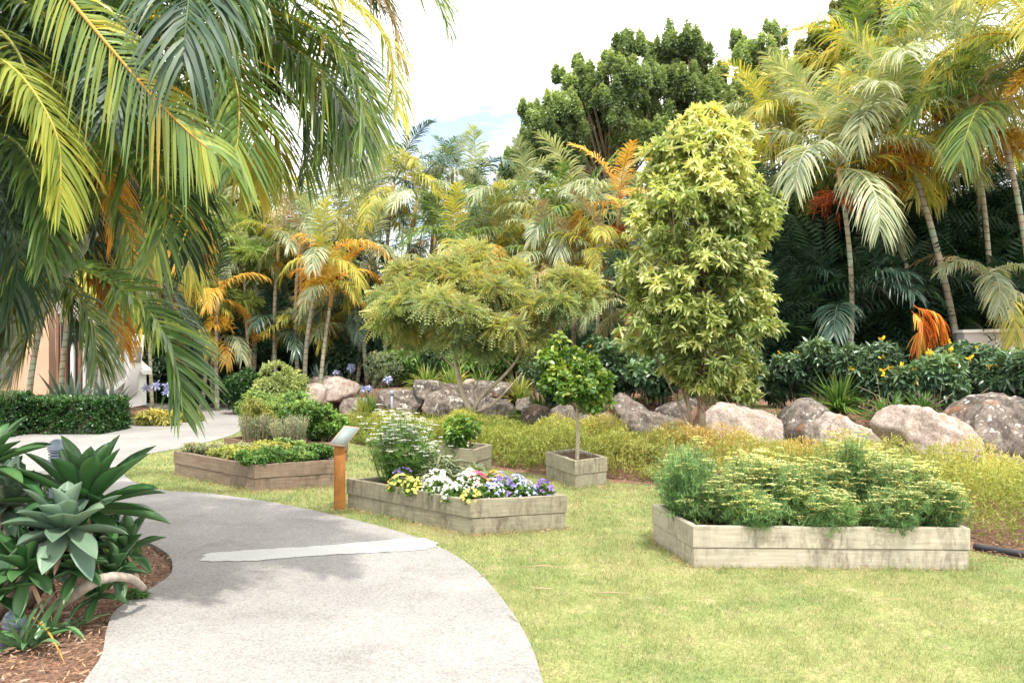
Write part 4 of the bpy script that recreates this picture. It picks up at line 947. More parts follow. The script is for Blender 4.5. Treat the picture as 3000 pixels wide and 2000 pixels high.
# bipinnate spray template: drooping rachis with thin leaflets
def t_spray(n=8, L=.3, w=.085, droop=.45):
    V = []; F = []
    s = np.linspace(.12, 1, n)
    for i, q in enumerate(s):
        base = np.array([0, q, -droop * q ** 2])
        l = L * (1 - .65 * abs(q - .4))
        for sg in (-1, 1):
            tip = base + np.array([sg * l * .85, l * .42, -.35 * l])
            m = (base + tip) / 2 + np.array([0, 0, .03]); w_ = np.array([0, w, 0])
            k = len(V); V += [base, m + w_ * .6, tip, m - w_ * .6]; F.append((k, k + 1, k + 2, k + 3))
    return np.array(V), np.array(F)
SPRAY = t_spray()
def feather_tree(label, Y, base, skel, clumps, mat, bark, n=9, size=.36, name='feathery_tree', tone=.5, r0=.06, flowers=True):
    b = at(base[0], base[1], Y); b[2] = float(gz(b[0], Y))
    t = thing(name, label, 'tree', None, tuple(b))
    B = MB()
    SK = []
    for pts, r1, r2 in skel:
        P = catmull([at(u, v, Y + dy) for u, v, dy in pts], 22) - b; SK.append(P[8:])
        add_tube(B, P, np.linspace(r1, r2, 22), 9)
    T = B; SK = np.concatenate(SK)
    B = MB(); C = []; A = []; tn = []
    for (u, v, dy, ru, rv) in clumps:
        if mat == 'feather': v = 700 + (v - 700) * .95 - 16; u = 1100 + (u - 1100) * 1.04
        c = at(u, v, Y + dy) - b; m = Y / FOC
        ru, rv = ru * .78, rv * .74; k = max(6, int(ru * rv / 19))
        d = rdir(k, .5); rr = rng.uniform(.45, 1.05, k)[:, None]
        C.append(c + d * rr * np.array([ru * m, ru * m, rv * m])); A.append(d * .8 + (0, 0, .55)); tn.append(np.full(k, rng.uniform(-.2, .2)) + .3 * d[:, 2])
        limb(T, SK[((SK - c) ** 2).sum(1).argmin()], c, .016, .007, -.1, 5)
        for _ in range(5): limb(T, c, C[-1][rng.integers(k)], .007, .003, -.1, 4)
    C = np.concatenate(C); A = np.concatenate(A); tn = np.concatenate(tn)
    whorls(B, SPRAY, C, A, n, size, np.clip(tone + tn, .02, .78), (40, 95), .12, .2, .08)
    B.obj('crown', M[mat], t); T.obj('trunk', M[bark], t, True)
    return t, b, C
ft, fb, fC = feather_tree('feathery leaved small tree forking low in front of the boulder wall', 16.2, (1082, 985),
  [([(1080, 992, 0), (1078, 960, 0), (1083, 945, 0)], .085, .07),
   ([(1082, 948, 0), (1062, 900, 0), (1050, 850, 0), (1046, 810, .2), (1060, 740, .2), (1050, 680, .3)], .06, .015),
   ([(1083, 946, 0), (1110, 905, 0), (1150, 870, -.1), (1190, 820, -.2), (1210, 760, -.2), (1190, 710, 0)], .042, .012),
   ([(1085, 948, 0), (1130, 930, -.3), (1165, 895, -.5), (1200, 855, -.6)], .03, .008),
   ([(1092, 925, 0), (1088, 895, .3), (1110, 860, .5), (1130, 850, .5)], .02, .006),
   ([(1062, 900, 0), (1025, 885, -.2), (1005, 870, -.3)], .018, .005),
   ([(1050, 850, 0), (1010, 810, .3), (980, 760, .4)], .025, .008),
   ([(1195, 790, 0), (1230, 750, 0), (1260, 700, 0)], .02, .006)],
  [(960, 690, 0, 62, 42), (905, 745, 0, 50, 32), (1000, 640, .2, 60, 34), (1070, 650, 0, 62, 36), (1090, 600, .3, 40, 28), (1060, 620, .2, 50, 28), (1330, 690, .2, 40, 26), (1130, 690, -.2, 62, 38), (1010, 720, -.5, 70, 44), (1070, 745, -.6, 60, 40), (1040, 790, -.4, 52, 30), (950, 780, .3, 55, 34), (1150, 770, -.5, 56, 32), (1215, 800, 0, 46, 26), (1230, 730, 0, 50, 32), (1290, 660, .2, 50, 30), (1330, 665, .3, 36, 22), (1270, 710, -.2, 50, 30), (1180, 640, .6, 40, 26), (900, 700, .5, 34, 24), (935, 640, .4, 34, 24), (1110, 810, -.3, 34, 22), (1180, 700, .3, 44, 30), (930, 720, -.3, 50, 30), (1110, 730, .5, 60, 40), (1000, 680, .8, 60, 40)], 'feather', 'bark_pale', 10, .3, tone=.62)
ff = MB(); k = rng.choice(len(fC), 150); fc = fC[k]; fc = fc[fc[:, 2] > np.quantile(fC[:, 2], .45)]
whorls(ff, DIAW, fc + (0, 0, .1), np.tile((0, 0, 1.), (len(fc), 1)), 7, .06, .97, (20, 90), 0, .3, .05)
ff.obj('blossoms', M['feather'], ft)
feather_tree('lime green fern leaved tree with layered branches behind the near palm', 23, (565, 900),
  [([(566, 905, 0), (568, 800, 0), (563, 700, 0), (560, 640, 0)], .05, .03), ([(560, 700, 0), (500, 620, 0), (430, 560, 0)], .02, .008), ([(562, 660, 0), (600, 600, 0), (640, 560, 0)], .02, .008)],
  [(475, 585, 0, 55, 13), (440, 640, .3, 50, 13), (520, 560, 0, 60, 13), (580, 580, -.3, 55, 13), (535, 640, .2, 60, 14), (500, 670, -.4, 55, 14), (560, 690, 0, 40, 12), (610, 565, .4, 50, 12), (600, 620, .2, 38, 12), (450, 520, .5, 60, 14), (540, 510, .8, 60, 12), (480, 470, 1, 60, 14), (440, 420, 1.2, 60, 16), (500, 400, 1.5, 60, 16)], 'lime', 'bark_pale', 9, .36, 'fern_leaved_tree', .55)

def citrus(label, Y, base, top, cl, mat='citrus', size=.075, r=.026, name='citrus_tree', n=8, dens=62):
    b = at(base[0], base[1], Y); b[2] = .26
    t = thing(name, label, 'tree', None, tuple(b))
    B = MB(); tp = at(*top, Y) - b
    add_tube(B, catmull([(0, 0, -.02), tuple(tp * .5 + (.012, 0, 0)), tuple(tp)], 16), np.linspace(r, r * .75, 16), 9)
    C = []; A = []; tn = []; m = Y / FOC
    for (u, v, dy, ru, rv) in cl:
        c = at(u, v, Y + dy) - b; k = max(8, int(ru * rv / dens * 3)); d = rdir(k, .3)
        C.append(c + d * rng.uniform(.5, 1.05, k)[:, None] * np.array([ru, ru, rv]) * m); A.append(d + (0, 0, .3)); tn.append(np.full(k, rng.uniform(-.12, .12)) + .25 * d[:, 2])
        limb(B, tp, c, r * .5, .006, -.1, 6)
        for _ in range(5): limb(B, c, C[-1][rng.integers(k)], .007, .003, 0, 4)
    B.obj('trunk', M['bark_pale'], t, True)
    B = MB(); C = np.concatenate(C); A = np.concatenate(A); tn = np.concatenate(tn)
    whorls(B, OVAL, C, A, n, size, np.clip(.58 + tn, 0, .95), (30, 110), .25, .35, .05)
    B.obj('crown', M[mat], t)
citrus('young citrus tree with a ball crown growing in the square timber box', 10.3, (1325, 1060), (1326, 935),
   [(1290, 870, 0, 48, 38), (1340, 850, .1, 50, 40), (1375, 880, 0, 40, 36), (1310, 905, -.2, 45, 26), (1360, 925, -.1, 36, 22), (1260, 830, .1, 32, 30), (1300, 815, .2, 40, 26), (1265, 880, 0, 32, 26), (1340, 895, -.25, 42, 30), (1385, 915, .2, 26, 22), (1285, 785, .2, 22, 18)])

# big clumpy trees
def big_tree(label, Y, base_u, lobes, mat, size=.16, dens=1.0, name='broadleaf_tree', depth=1.0):
    b = at(base_u, 800, Y); b[2] = float(gz(b[0], Y)) - .3
    t = thing(name, label, 'tree', 'large trees rising beyond the palms', tuple(b)); m = Y / FOC
    B = MB(); T = MB(); tp = at(base_u, min(l[1] for l in lobes) + 190, Y) - b
    add_tube(T, catmull([(0, 0, 0), tuple(tp * .5 + (.3, 0, 0)), tuple(tp)], 16), np.linspace(.35, .08, 16), 10)
    for (u, v, ru, rv) in lobes:
        dy = rng.uniform(-1, 1) * depth * 2.5
        c = at(u, v, Y + dy) - b
        limb(T, tp * rng.uniform(.4, .9), c, .07, .03, -.1, 6)
        nk = max(5, int(ru * rv / 105)); tone0 = rng.uniform(-.08, .08)
        for k in range(nk):
            d = rdir(1, .2)[0]; cc = c + d * rng.uniform(.1, .95) * np.array([ru, ru * .8, rv]) * m
            rs = np.array([1, 1, 1.5]) * rng.uniform(.4, .85) * min(ru, 34) * m * .6
            n = int(150 * dens); dd = rdir(n, .35); p = cc + dd * rs * rng.uniform(.55, 1.05, (n, 1))
            p[:, :2] = cc[:2] + (p[:, :2] - cc[:2]) * (1 - .42 * np.maximum(0, dd[:, 2:3])); p[:, 2] += np.maximum(0, dd[:, 2]) * rs[2] * .5
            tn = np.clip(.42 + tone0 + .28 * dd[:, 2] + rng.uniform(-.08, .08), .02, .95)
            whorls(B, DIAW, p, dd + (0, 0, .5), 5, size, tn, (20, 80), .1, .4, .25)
    B.obj('crown', M[mat], t); T.obj('trunk', M['bark'], t, True)
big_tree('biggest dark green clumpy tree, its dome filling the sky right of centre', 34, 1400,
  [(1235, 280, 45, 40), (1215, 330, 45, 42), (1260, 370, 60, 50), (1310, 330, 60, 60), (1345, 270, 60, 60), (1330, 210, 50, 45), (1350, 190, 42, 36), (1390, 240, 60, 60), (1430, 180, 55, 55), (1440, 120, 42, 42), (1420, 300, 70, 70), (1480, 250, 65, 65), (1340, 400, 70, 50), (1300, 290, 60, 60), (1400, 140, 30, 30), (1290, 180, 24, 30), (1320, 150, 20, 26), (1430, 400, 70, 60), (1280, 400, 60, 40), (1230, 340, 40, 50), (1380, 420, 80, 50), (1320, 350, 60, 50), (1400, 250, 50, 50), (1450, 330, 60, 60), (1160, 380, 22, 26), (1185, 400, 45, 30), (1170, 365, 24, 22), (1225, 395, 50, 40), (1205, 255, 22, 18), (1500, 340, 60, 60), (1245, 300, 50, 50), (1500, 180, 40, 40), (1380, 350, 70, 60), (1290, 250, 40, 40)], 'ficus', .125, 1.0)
big_tree('dark green tree behind the slim tree top, second peak of the skyline', 36, 1600,
  [(1540, 130, 55, 50), (1580, 100, 42, 40), (1600, 140, 50, 50), (1560, 200, 60, 60), (1630, 200, 60, 50), (1590, 250, 60, 60), (1520, 160, 40, 40), (1660, 230, 50, 50), (1570, 320, 80, 70), (1660, 300, 60, 60), (1520, 290, 60, 60), (1690, 250, 40, 40)], 'ficus', .125, .95)
big_tree('airy dark tree with twin tops, third peak of the skyline', 38, 1720,
  [(1700, 130, 30, 40), (1690, 90, 22, 26), (1745, 120, 40, 30), (1775, 90, 30, 34), (1780, 70, 20, 24), (1730, 170, 50, 40), (1780, 150, 36, 34), (1720, 220, 60, 40), (1790, 210, 40, 40)], 'ficus', .14, .7)
big_tree('pale leafy tree with sunlit yellow green clumps between palms and dark trees', 30, 1800,
  [(1790, 150, 22, 22), (1830, 190, 30, 26), (1850, 130, 30, 26), (1880, 100, 26, 30), (1740, 240, 40, 26), (1700, 270, 40, 26), (1790, 260, 50, 30), (1870, 180, 40, 40), (1830, 240, 50, 40), (1650, 275, 36, 22), (1900, 150, 40, 40), (1900, 230, 50, 50), (1780, 330, 60, 50)], 'ficus_pale', .16, .85)
big_tree('tall airy grey green tree at the top right behind the yellow palms', 32, 1980,
  [(1935, 20, 34, 30), (1970, 10, 40, 34), (2020, 30, 50, 40), (1930, 70, 30, 30), (1980, 80, 50, 40), (2060, 20, 60, 50), (2120, 10, 60, 50), (2180, 0, 60, 60), (2040, 90, 60, 50), (1960, 140, 50, 40)], 'ficus_pale', .15, .6)
big_tree('light olive tree glowing behind the near palm fronds at left', 28, 400,
  [(420, 470, 70, 50), (350, 420, 60, 60), (500, 430, 60, 50), (480, 520, 80, 50), (400, 560, 80, 50), (300, 520, 70, 60), (560, 520, 60, 50), (250, 430, 60, 60), (440, 380, 50, 50), (520, 360, 60, 50), (600, 420, 60, 50), (470, 620, 80, 50)], 'ficus_pale', .17, .7)

# far-off wood reading as one mass
SPRAY2 = t_spray(11, .42, .035, .45)
def thicket(name, label, items, mat, size=.2, k=7):
    B = MB()
    for (u0, u1, v0, Y, n) in items:
        u = rng.uniform(u0, u1, n); vt = v0 + 25 * np.sin(u / 31.) + 18 * np.sin(u / 13.); 
        v = vt + (930 - vt) * rng.uniform(0, 1, n) ** 1.0; Yy = Y + rng.uniform(-1, 1, n)
        P = np.stack([(u - CX) / FOC * Yy, Yy, EYE - (v - HOR) / FOC * Yy], -1); P[:, 2] = np.maximum(P[:, 2], gz(P[:, 0], P[:, 1]) + .05)
        A = rdir(n, .4); A[:, 1] -= .5
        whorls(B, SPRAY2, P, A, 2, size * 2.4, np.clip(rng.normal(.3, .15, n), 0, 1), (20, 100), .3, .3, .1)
    tag(B.obj(name, M[mat]), label, 'undergrowth', kind='stuff')
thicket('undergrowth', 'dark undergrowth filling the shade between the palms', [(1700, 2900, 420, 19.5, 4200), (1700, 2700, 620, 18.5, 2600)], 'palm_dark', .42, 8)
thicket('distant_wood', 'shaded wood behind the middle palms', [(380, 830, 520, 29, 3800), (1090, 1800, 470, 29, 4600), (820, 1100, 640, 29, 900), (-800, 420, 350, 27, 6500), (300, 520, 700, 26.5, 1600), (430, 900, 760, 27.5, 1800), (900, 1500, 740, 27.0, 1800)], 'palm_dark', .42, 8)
# ================================================================== SHRUBS
def shrub(name, label, cat, c, r, mat, n=260, k=9, size=.09, T=None, group=None, tone=.45, lobes=9, stems=8, flowers=0, fmat='p_amber', box=False, zoff=0, barkm='twig', spread=(35, 95), grav=.15, stemh=.25, fsize=.05):
    c = np.asarray(c, float); z0 = float(gz(c[0], c[1])) if len(c) < 3 else c[2]
    c = np.array([c[0], c[1], z0]); r = np.asarray(r, float); T = OVAL if T is None else T
    t = thing(name, label, cat, group, tuple(c))
    ctr = np.array([0, 0, r[2] + stemh * r[2] + zoff])
    if box:
        p = rng.uniform(-1, 1, (n, 3)); ax = rng.integers(0, 3, n); sg = np.where(rng.uniform(0, 1, n) < .5, -1, 1)
        ax = np.where((ax == 2), 2, ax); p[np.arange(n), ax] = np.where(ax == 2, 1, sg) * rng.uniform(.86, 1.03, n)
        P = p * r + ctr; D = np.zeros((n, 3)); D[np.arange(n), ax] = np.where(ax == 2, 1, sg); D += rng.normal(0, .4, (n, 3)); D[:, 2] += .4
        tn = rng.uniform(-.15, .15, n) + .12 * D[:, 2]
    else:
        P = []; D = []; tn = []
        lc = rdir(lobes, .1) * rng.uniform(.35, .62, (lobes, 1)) * r; lr = rng.uniform(.38, .6, lobes)
        for i in range(lobes):
            m = n // lobes; d = rdir(m, .25); pt = lc[i] + d * lr[i] * r * rng.uniform(.75, 1.06, (m, 1))
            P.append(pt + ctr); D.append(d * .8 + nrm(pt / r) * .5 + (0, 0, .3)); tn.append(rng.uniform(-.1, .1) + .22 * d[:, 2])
        P = np.concatenate(P); D = np.concatenate(D); tn = np.concatenate(tn)
    kz = P[:, 2] > .02; P, D, tn = P[kz], D[kz], tn[kz]
    B = MB(); whorls(B, T, P, D, k, size, np.clip(tone + tn, .02, .95), spread, grav, .25, size * .6); B.obj('foliage', M[mat], t)
    B = MB()
    for _ in range(stems):
        a = rng.normal(0, .22, 2) * r[:2]; q = P[rng.integers(len(P))]
        limb(B, (a[0], a[1], -.05), q * .92, .016 * (1 + r[2]), .005, -.15, 5)
    B.obj('stems', M[barkm], t, True)
    if flowers:
        fr = np.where(P[:, 1] < .2 * r[1])[0] if len(P) else []
        fr = fr[rng.permutation(len(fr))[:flowers]]
        FT = t_strip(.62, [.25, .8, 1, .5], -.25, .1); Fm = []
        for j in range(2):
            B = MB(); C0 = np.zeros((1, 3)); whorls(B, FT, C0, np.array([[0, -.5, 1.]]), 6, fsize, .5, (50, 78), 0, .08, 0); add_tube(B, [(0, 0, -fsize), (0, 0, -fsize * .4), (0, 0, 0)], [.1 * fsize, .12 * fsize, .2 * fsize], 6, .4); Fm.append(B.mesh('flower', M[fmat]))
        for i in fr:
            o = link('flower', Fm[int(rng.integers(2))], t, P[i] + nrm(D[i]) * size * .9); s = rng.uniform(.75, 1.3); o.scale = (s, s, s); o.rotation_euler = (rng.normal(0, .4), rng.normal(0, .4), rng.uniform(0, 6))
    return t
def wu(u, Y): return (u - CX) / FOC * Y
SH = 'dark glossy shrubs behind the boulders'
for (u, Y, vt, ru, lab, fl, m) in (
  (1700, 15.6, 775, 62, 'dark glossy shrub right behind the broad flat faced boulder', 3, 'shrub'),
  (1800, 15.4, 790, 60, 'dark glossy shrub below the young shade palm, beside the slim tree', 2, 'shrub'),
  (1862, 15.0, 758, 72, 'dark shrub with one high orange yellow flower above the upright dark boulder', 3, 'shrub'),
  (1985, 14.5, 770, 88, 'rounded dense blue green shrub in the middle of the right row', 5, 'shrub'),
  (2085, 13.9, 830, 66, 'lower shrub with bare twigs showing underneath, above the wedge boulder', 4, 'shrub'),
  (2150, 13.7, 800, 72, 'shrub with a row of three yellow trumpets over the tilted pink boulder', 11, 'shrub'),
  (2215, 14.5, 778, 90, 'tall shrub dotted with yellow flowers in front of the grey wall', 9, 'shrub'),
  (2310, 13.9, 800, 80, 'dark shrub behind the big lichen spotted boulder', 5, 'shrub'),
  (2390, 13.4, 790, 80, 'last dark shrub of the row, cut by the right edge', 3, 'shrub'),
  (1365, 18.3, 765, 80, 'dark blue green shrub behind the citrus crown', 3, 'shrub'),
  (1430, 17.6, 765, 66, 'dark glossy shrub left of the slim tree foliage', 3, 'shrub'),
  (1290, 18.8, 790, 62, 'shrub in the shade right of the feathery tree', 1, 'shrub'),
  (1520, 16.8, 800, 90, 'dark shrub behind the stems of the slim tree', 2, 'shrub')):
    Y = Y * .955; z0 = float(gz(wu(u, Y), Y)); H = EYE - (vt - HOR) / FOC * Y - z0; rx = ru / FOC * Y
    shrub('glossy_shrub', lab, 'shrub', (wu(u, Y), Y), (rx, rx * .9, H * .44), m, n=int(760 * rx / .5), k=9, size=.13, T=LANCE2 if u > 1600 else OVAL, group=SH, stems=16, flowers=int(fl * 1.6), tone=.48, stemh=.17, fsize=.055, lobes=12)
for (u, Y, vt, ru, lab, m, tn_) in (
  (930, 22.6, 810, 60, 'loose olive bush left of the feathery tree crown', 'herb', .5), (1000, 22.8, 800, 66, 'green bush in the shade under the feathery tree', 'shrub', .5),
  (1090, 22.4, 800, 70, 'broad green bush behind the wall top slabs', 'herb', .5), (1180, 21.5, 790, 66, 'green bush right of the feathery tree trunk', 'herb', .5),
  (1240, 20.5, 800, 56, 'leafy bush left of the citrus crown', 'shrub', .55), (480, 23.6, 810, 60, 'dark bush in the shade at the path end', 'shrub', .3),
  (420, 25, 800, 70, 'dark bush filling the end of the path', 'shrub', .15), (350, 26.5, 790, 70, 'dark bush behind the white number post', 'shrub', .15), (790, 23.6, 800, 66, 'dark bush behind the lilac flower heads', 'shrub', .3), (850, 23.8, 790, 60, 'shaded bush in the dark gap of the palms', 'shrub', .25)):
    z0 = float(gz(wu(u, Y), Y)); H = EYE - (vt - HOR) / FOC * Y - z0; rx = ru / FOC * Y
    shrub('understorey_bush', lab, 'shrub', (wu(u, Y), Y), (rx, rx * .8, H * .56), m, n=760, k=9, size=.14, T=LANCE2, group='bushes between wall and palms', stems=8, tone=tn_, stemh=.1, lobes=12)
# yellow green undergrowth of the slim tree
shrub('sapling', 'light green sapling with droopy leaves at the foot of the slim tree', 'shrub', (wu(1690, 14.2), 14.2), (.55, .5, .55), 'slim', n=260, k=10, size=.12, T=LANCE2, stems=9, tone=.4, stemh=.5)
shrub('round_shrub', 'clipped round variegated shrub beside the path bend', 'shrub', (wu(642, 20.5), 20.5), (.76, .7, .61), 'hedge_light', n=2200, k=6, size=.075, T=DIAW, tone=.5, stemh=.05, lobes=14, spread=(20, 80))
shrub('round_shrub', 'dark clipped shrub touching the left side of the variegated one', 'shrub', (wu(560, 21), 21), (.52, .5, .58), 'hedge_dark', n=1500, k=6, size=.07, T=DIAW, tone=.45, stemh=.02, lobes=12, spread=(20, 80))
shrub('box_hedge', 'low dark clipped hedge along the far side of the path at left', 'hedge', (wu(132, 16.4), 16.6), (1.0, .6, .33), 'hedge_dark', n=3600, k=7, size=.06, T=DIAW, tone=.45, stemh=0, box=True, spread=(20, 90))
shrub('box_hedge', 'second dark clipped hedge cut by the left edge', 'hedge', (wu(-60, 15.9), 15.7), (.9, .5, .4), 'hedge_dark', n=1800, k=7, size=.06, T=DIAW, tone=.4, stemh=0, box=True, spread=(20, 90))
shrub('flowering_shrub', 'grey green fine leaved shrub among the lilac flower heads', 'shrub', (wu(880, 22.3), 22.3), (.72, .5, .42), 'herb_grey', n=700, k=9, size=.07, T=LANCE, tone=.4, stemh=.1)
shrub('rose_bush', 'small rose bush spilling out of the square box behind the pansies', 'bush', (boxC[0][0] * .5 + boxC[2][0] * .5 - .02, boxC[0][1] * .5 + boxC[2][1] * .5 - .12, .2), (.33, .28, .27), 'citrus', n=330, k=7, size=.055, tone=.5, stemh=.0)
shrub('yellow_tuft', 'golden yellow low plant on the mulch where the path turns', 'plant', (-7.3, 17.9), (.5, .4, .17), 'herb_gold', n=420, k=8, size=.12, T=LANCE, tone=.75, stemh=0)
shrub('yellow_tuft', 'small yellow tuft beyond the larger golden one', 'plant', (-7.0, 18.9), (.35, .35, .14), 'herb_gold', n=260, k=8, size=.1, T=LANCE, tone=.7, stemh=0)

# strappy clumps ----------------------------------------------------------
def strappy(name, label, cat, c, n, L, W, mat, tone=.5, group=None, flowers=0, spread=1.0, fmat='p_blue', fh=.75, up=1.0, stiff=1.0):
    c = np.asarray(c, float); z0 = float(gz(c[0], c[1])) if len(c) < 3 else c[2]
    t = thing(name, label, cat, group, (c[0], c[1], z0)); B = MB()
    for i in range(n):
        a = rng.uniform(0, 6.28); e = rng.uniform(.25 if stiff == 1 else .5, 1.35) * up; l = L * rng.uniform(.65, 1.15)
        d = np.array([math.cos(a) * math.cos(e) * spread, math.sin(a) * math.cos(e) * spread, math.sin(e)])
        q = np.linspace(0, 1, 8)[:, None]; P = rng.normal(0, .03, 3) * (1, 1, 0) + d * q * l; P[:, 2] -= (q[:, 0] ** 2.2) * l * stiff * rng.uniform(.25, .8) * math.cos(e) * 1.2
        P[:, 2] = np.maximum(P[:, 2], .01)
        tg = nrm(np.gradient(P, axis=0)); sd = nrm(np.cross(tg, (0, 0, 1.)) + rng.normal(0, .15, 3)); w = np.interp(q[:, 0], [0, .3, .7, 1], [.7, 1, .7, .05]) * W / 2
        nn = np.cross(sd, tg)
        V = np.stack([P - sd * w[:, None] + nn * w[:, None] * .4, P, P + sd * w[:, None] + nn * w[:, None] * .4], 1).reshape(-1, 3)
        B.add(V, [(3 * i_ + a_, 3 * i_ + a_ + 1, 3 * i_ + a_ + 4, 3 * i_ + a_ + 3) for i_ in range(7) for a_ in (0, 1)], np.clip(tone + rng.normal(0, .18), 0, 1))
    B.obj('leaves', M[mat], t, True)
    for i in range(flowers):
        B = MB(); a = rng.uniform(0, 6.28); tip = np.array([math.cos(a) * .3 * fh, math.sin(a) * .3 * fh, fh * rng.uniform(.8, 1.15)])
        add_tube(B, catmull([(0, 0, 0), tuple(tip * .5 + (0, 0, .05)), tuple(tip)], 8), .006, 5, .4); s = B.obj('flower_stem', M['strap'], t)
        B = MB(); C = np.repeat(tip[None], 4, 0); whorls(B, t_strip(.3, [.3, .8, 1, .4], .3), C, rdir(4, 1), 14, .1, .6, (10, 110), .1, .3, 0)
        B.obj('flower', M[fmat], s)
    return t
AG = 'strappy plants along the boulder wall'
for (u, Y, n, L, m, tone, fl, lab) in (
  (790, 22.2, 60, .55, 'strap', .45, 3, 'strappy plant with three lilac heads above the pink boulder'),
  (855, 20.15, 70, .5, 'strap', .6, 2, 'strappy clump with lilac heads left of the first lichened block'),
  (905, 20.65, 60, .5, 'strap', .5, 1, 'green strappy clump on the soil above the first lichened block'),
  (980, 20.85, 80, .5, 'strap', .75, 0, 'yellow striped strappy clump at the left of the wall top'),
  (1040, 20.45, 80, .5, 'strap', .8, 0, 'brightest striped strappy clump above the middle dark slab'),
  (1110, 20.25, 70, .5, 'strap', .6, 0, 'strappy clump above the right dark slab'),
  (1190, 19.6, 90, .55, 'strap', .9, 0, 'pale white striped strappy clump right of the boulder wall'),
  (1240, 18.2, 90, .62, 'strap', .5, 0, 'arching green strappy clump left of the citrus tree'),
  (1180, 18.8, 40, .3, 'strap', .6, 0, 'small tuft at the foot of the right dark slab'),
  (1925, 13.5, 80, .5, 'strap', .45, 0, 'bright green strappy clump between the upright boulder and the wedge boulder'),
  (1500, 16.2, 60, .4, 'strap', .5, 1, 'strappy clump behind the long low brown boulder'),
  (1690, 14.6, 60, .4, 'strap', .6, 0, 'strappy clump above the broad flat faced boulder'),
  (1790, 13.9, 50, .35, 'strap', .4, 0, 'low green tuft behind the right end of the broad boulder'), (2040, 12.6, 50, .35, 'strap', .35, 0, 'low tuft behind the wedge boulder tip'),
  (2120, 12.5, 50, .3, 'strap', .3, 0, 'low dark tuft above the tilted pink boulder'), (1330, 17.8, 60, .4, 'strap', .45, 0, 'green tuft right behind the citrus stem'), (1600, 15.6, 60, .35, 'strap', .4, 0, 'green tuft behind the dark pointed boulder'),
  (835, 19.9, 50, .4, 'strap', .8, 0, 'thin strappy clump standing before the boulder wall with a grey stake')):
    strappy('strappy_plant', lab, 'plant', (wu(u, Y), Y), int(n * 2.6), L * 1.55, .034, m, tone, AG, fl)
strappy('strappy_plant', 'strappy plant with lilac heads on long stalks beside the path turn', 'plant', (-7.6, 18.6), 80, .5, .03, 'strap', .35, None, 4, fh=.75)
strappy('strappy_plant', 'dark strappy plant between hedge and golden tuft', 'plant', (-8.1, 18.2), 80, .5, .03, 'strap', .25)
B = MB(); box(B, (0, 0, .3), (.05, .02, .6)); box(B, (0, 0, .62), (.09, .03, .12))
tag(B.obj('garden_stake', solid('grey blue stake paint', (.3, .33, .4)), None, False, (wu(911 * 1.0 - 0, 20), 19.2, 0)), 'slim blue grey marker stake in front of the boulder wall', 'stake')
SW = 'sword leaved plants'
for (c, n, L, m, lab) in (((wu(735, 22.5), 22.5), 34, .85, 'blueagave', 'big blue green sword plant right of the clipped round shrub'),
   ((wu(690, 23), 23), 26, .75, 'blueagave', 'blue green sword plant behind the clipped round shrub'),
   ((wu(150, 17.6), 17.8), 30, 1.2, 'agave_grey', 'big grey sword plant standing behind the low clipped hedge'),
   ((wu(95, 17.5), 17.6), 22, .8, 'agave', 'dark green sword plant behind the left end of the hedge'),
   ((wu(235, 17.8), 18), 30, .95, 'blueagave', 'sword plant leaning against the white stair wall')):
    strappy('sword_plant', lab, 'plant', c, int(n * 1.3), L * 1.15, .14, m, .6, SW, 0, .9, up=1.0, stiff=.4)

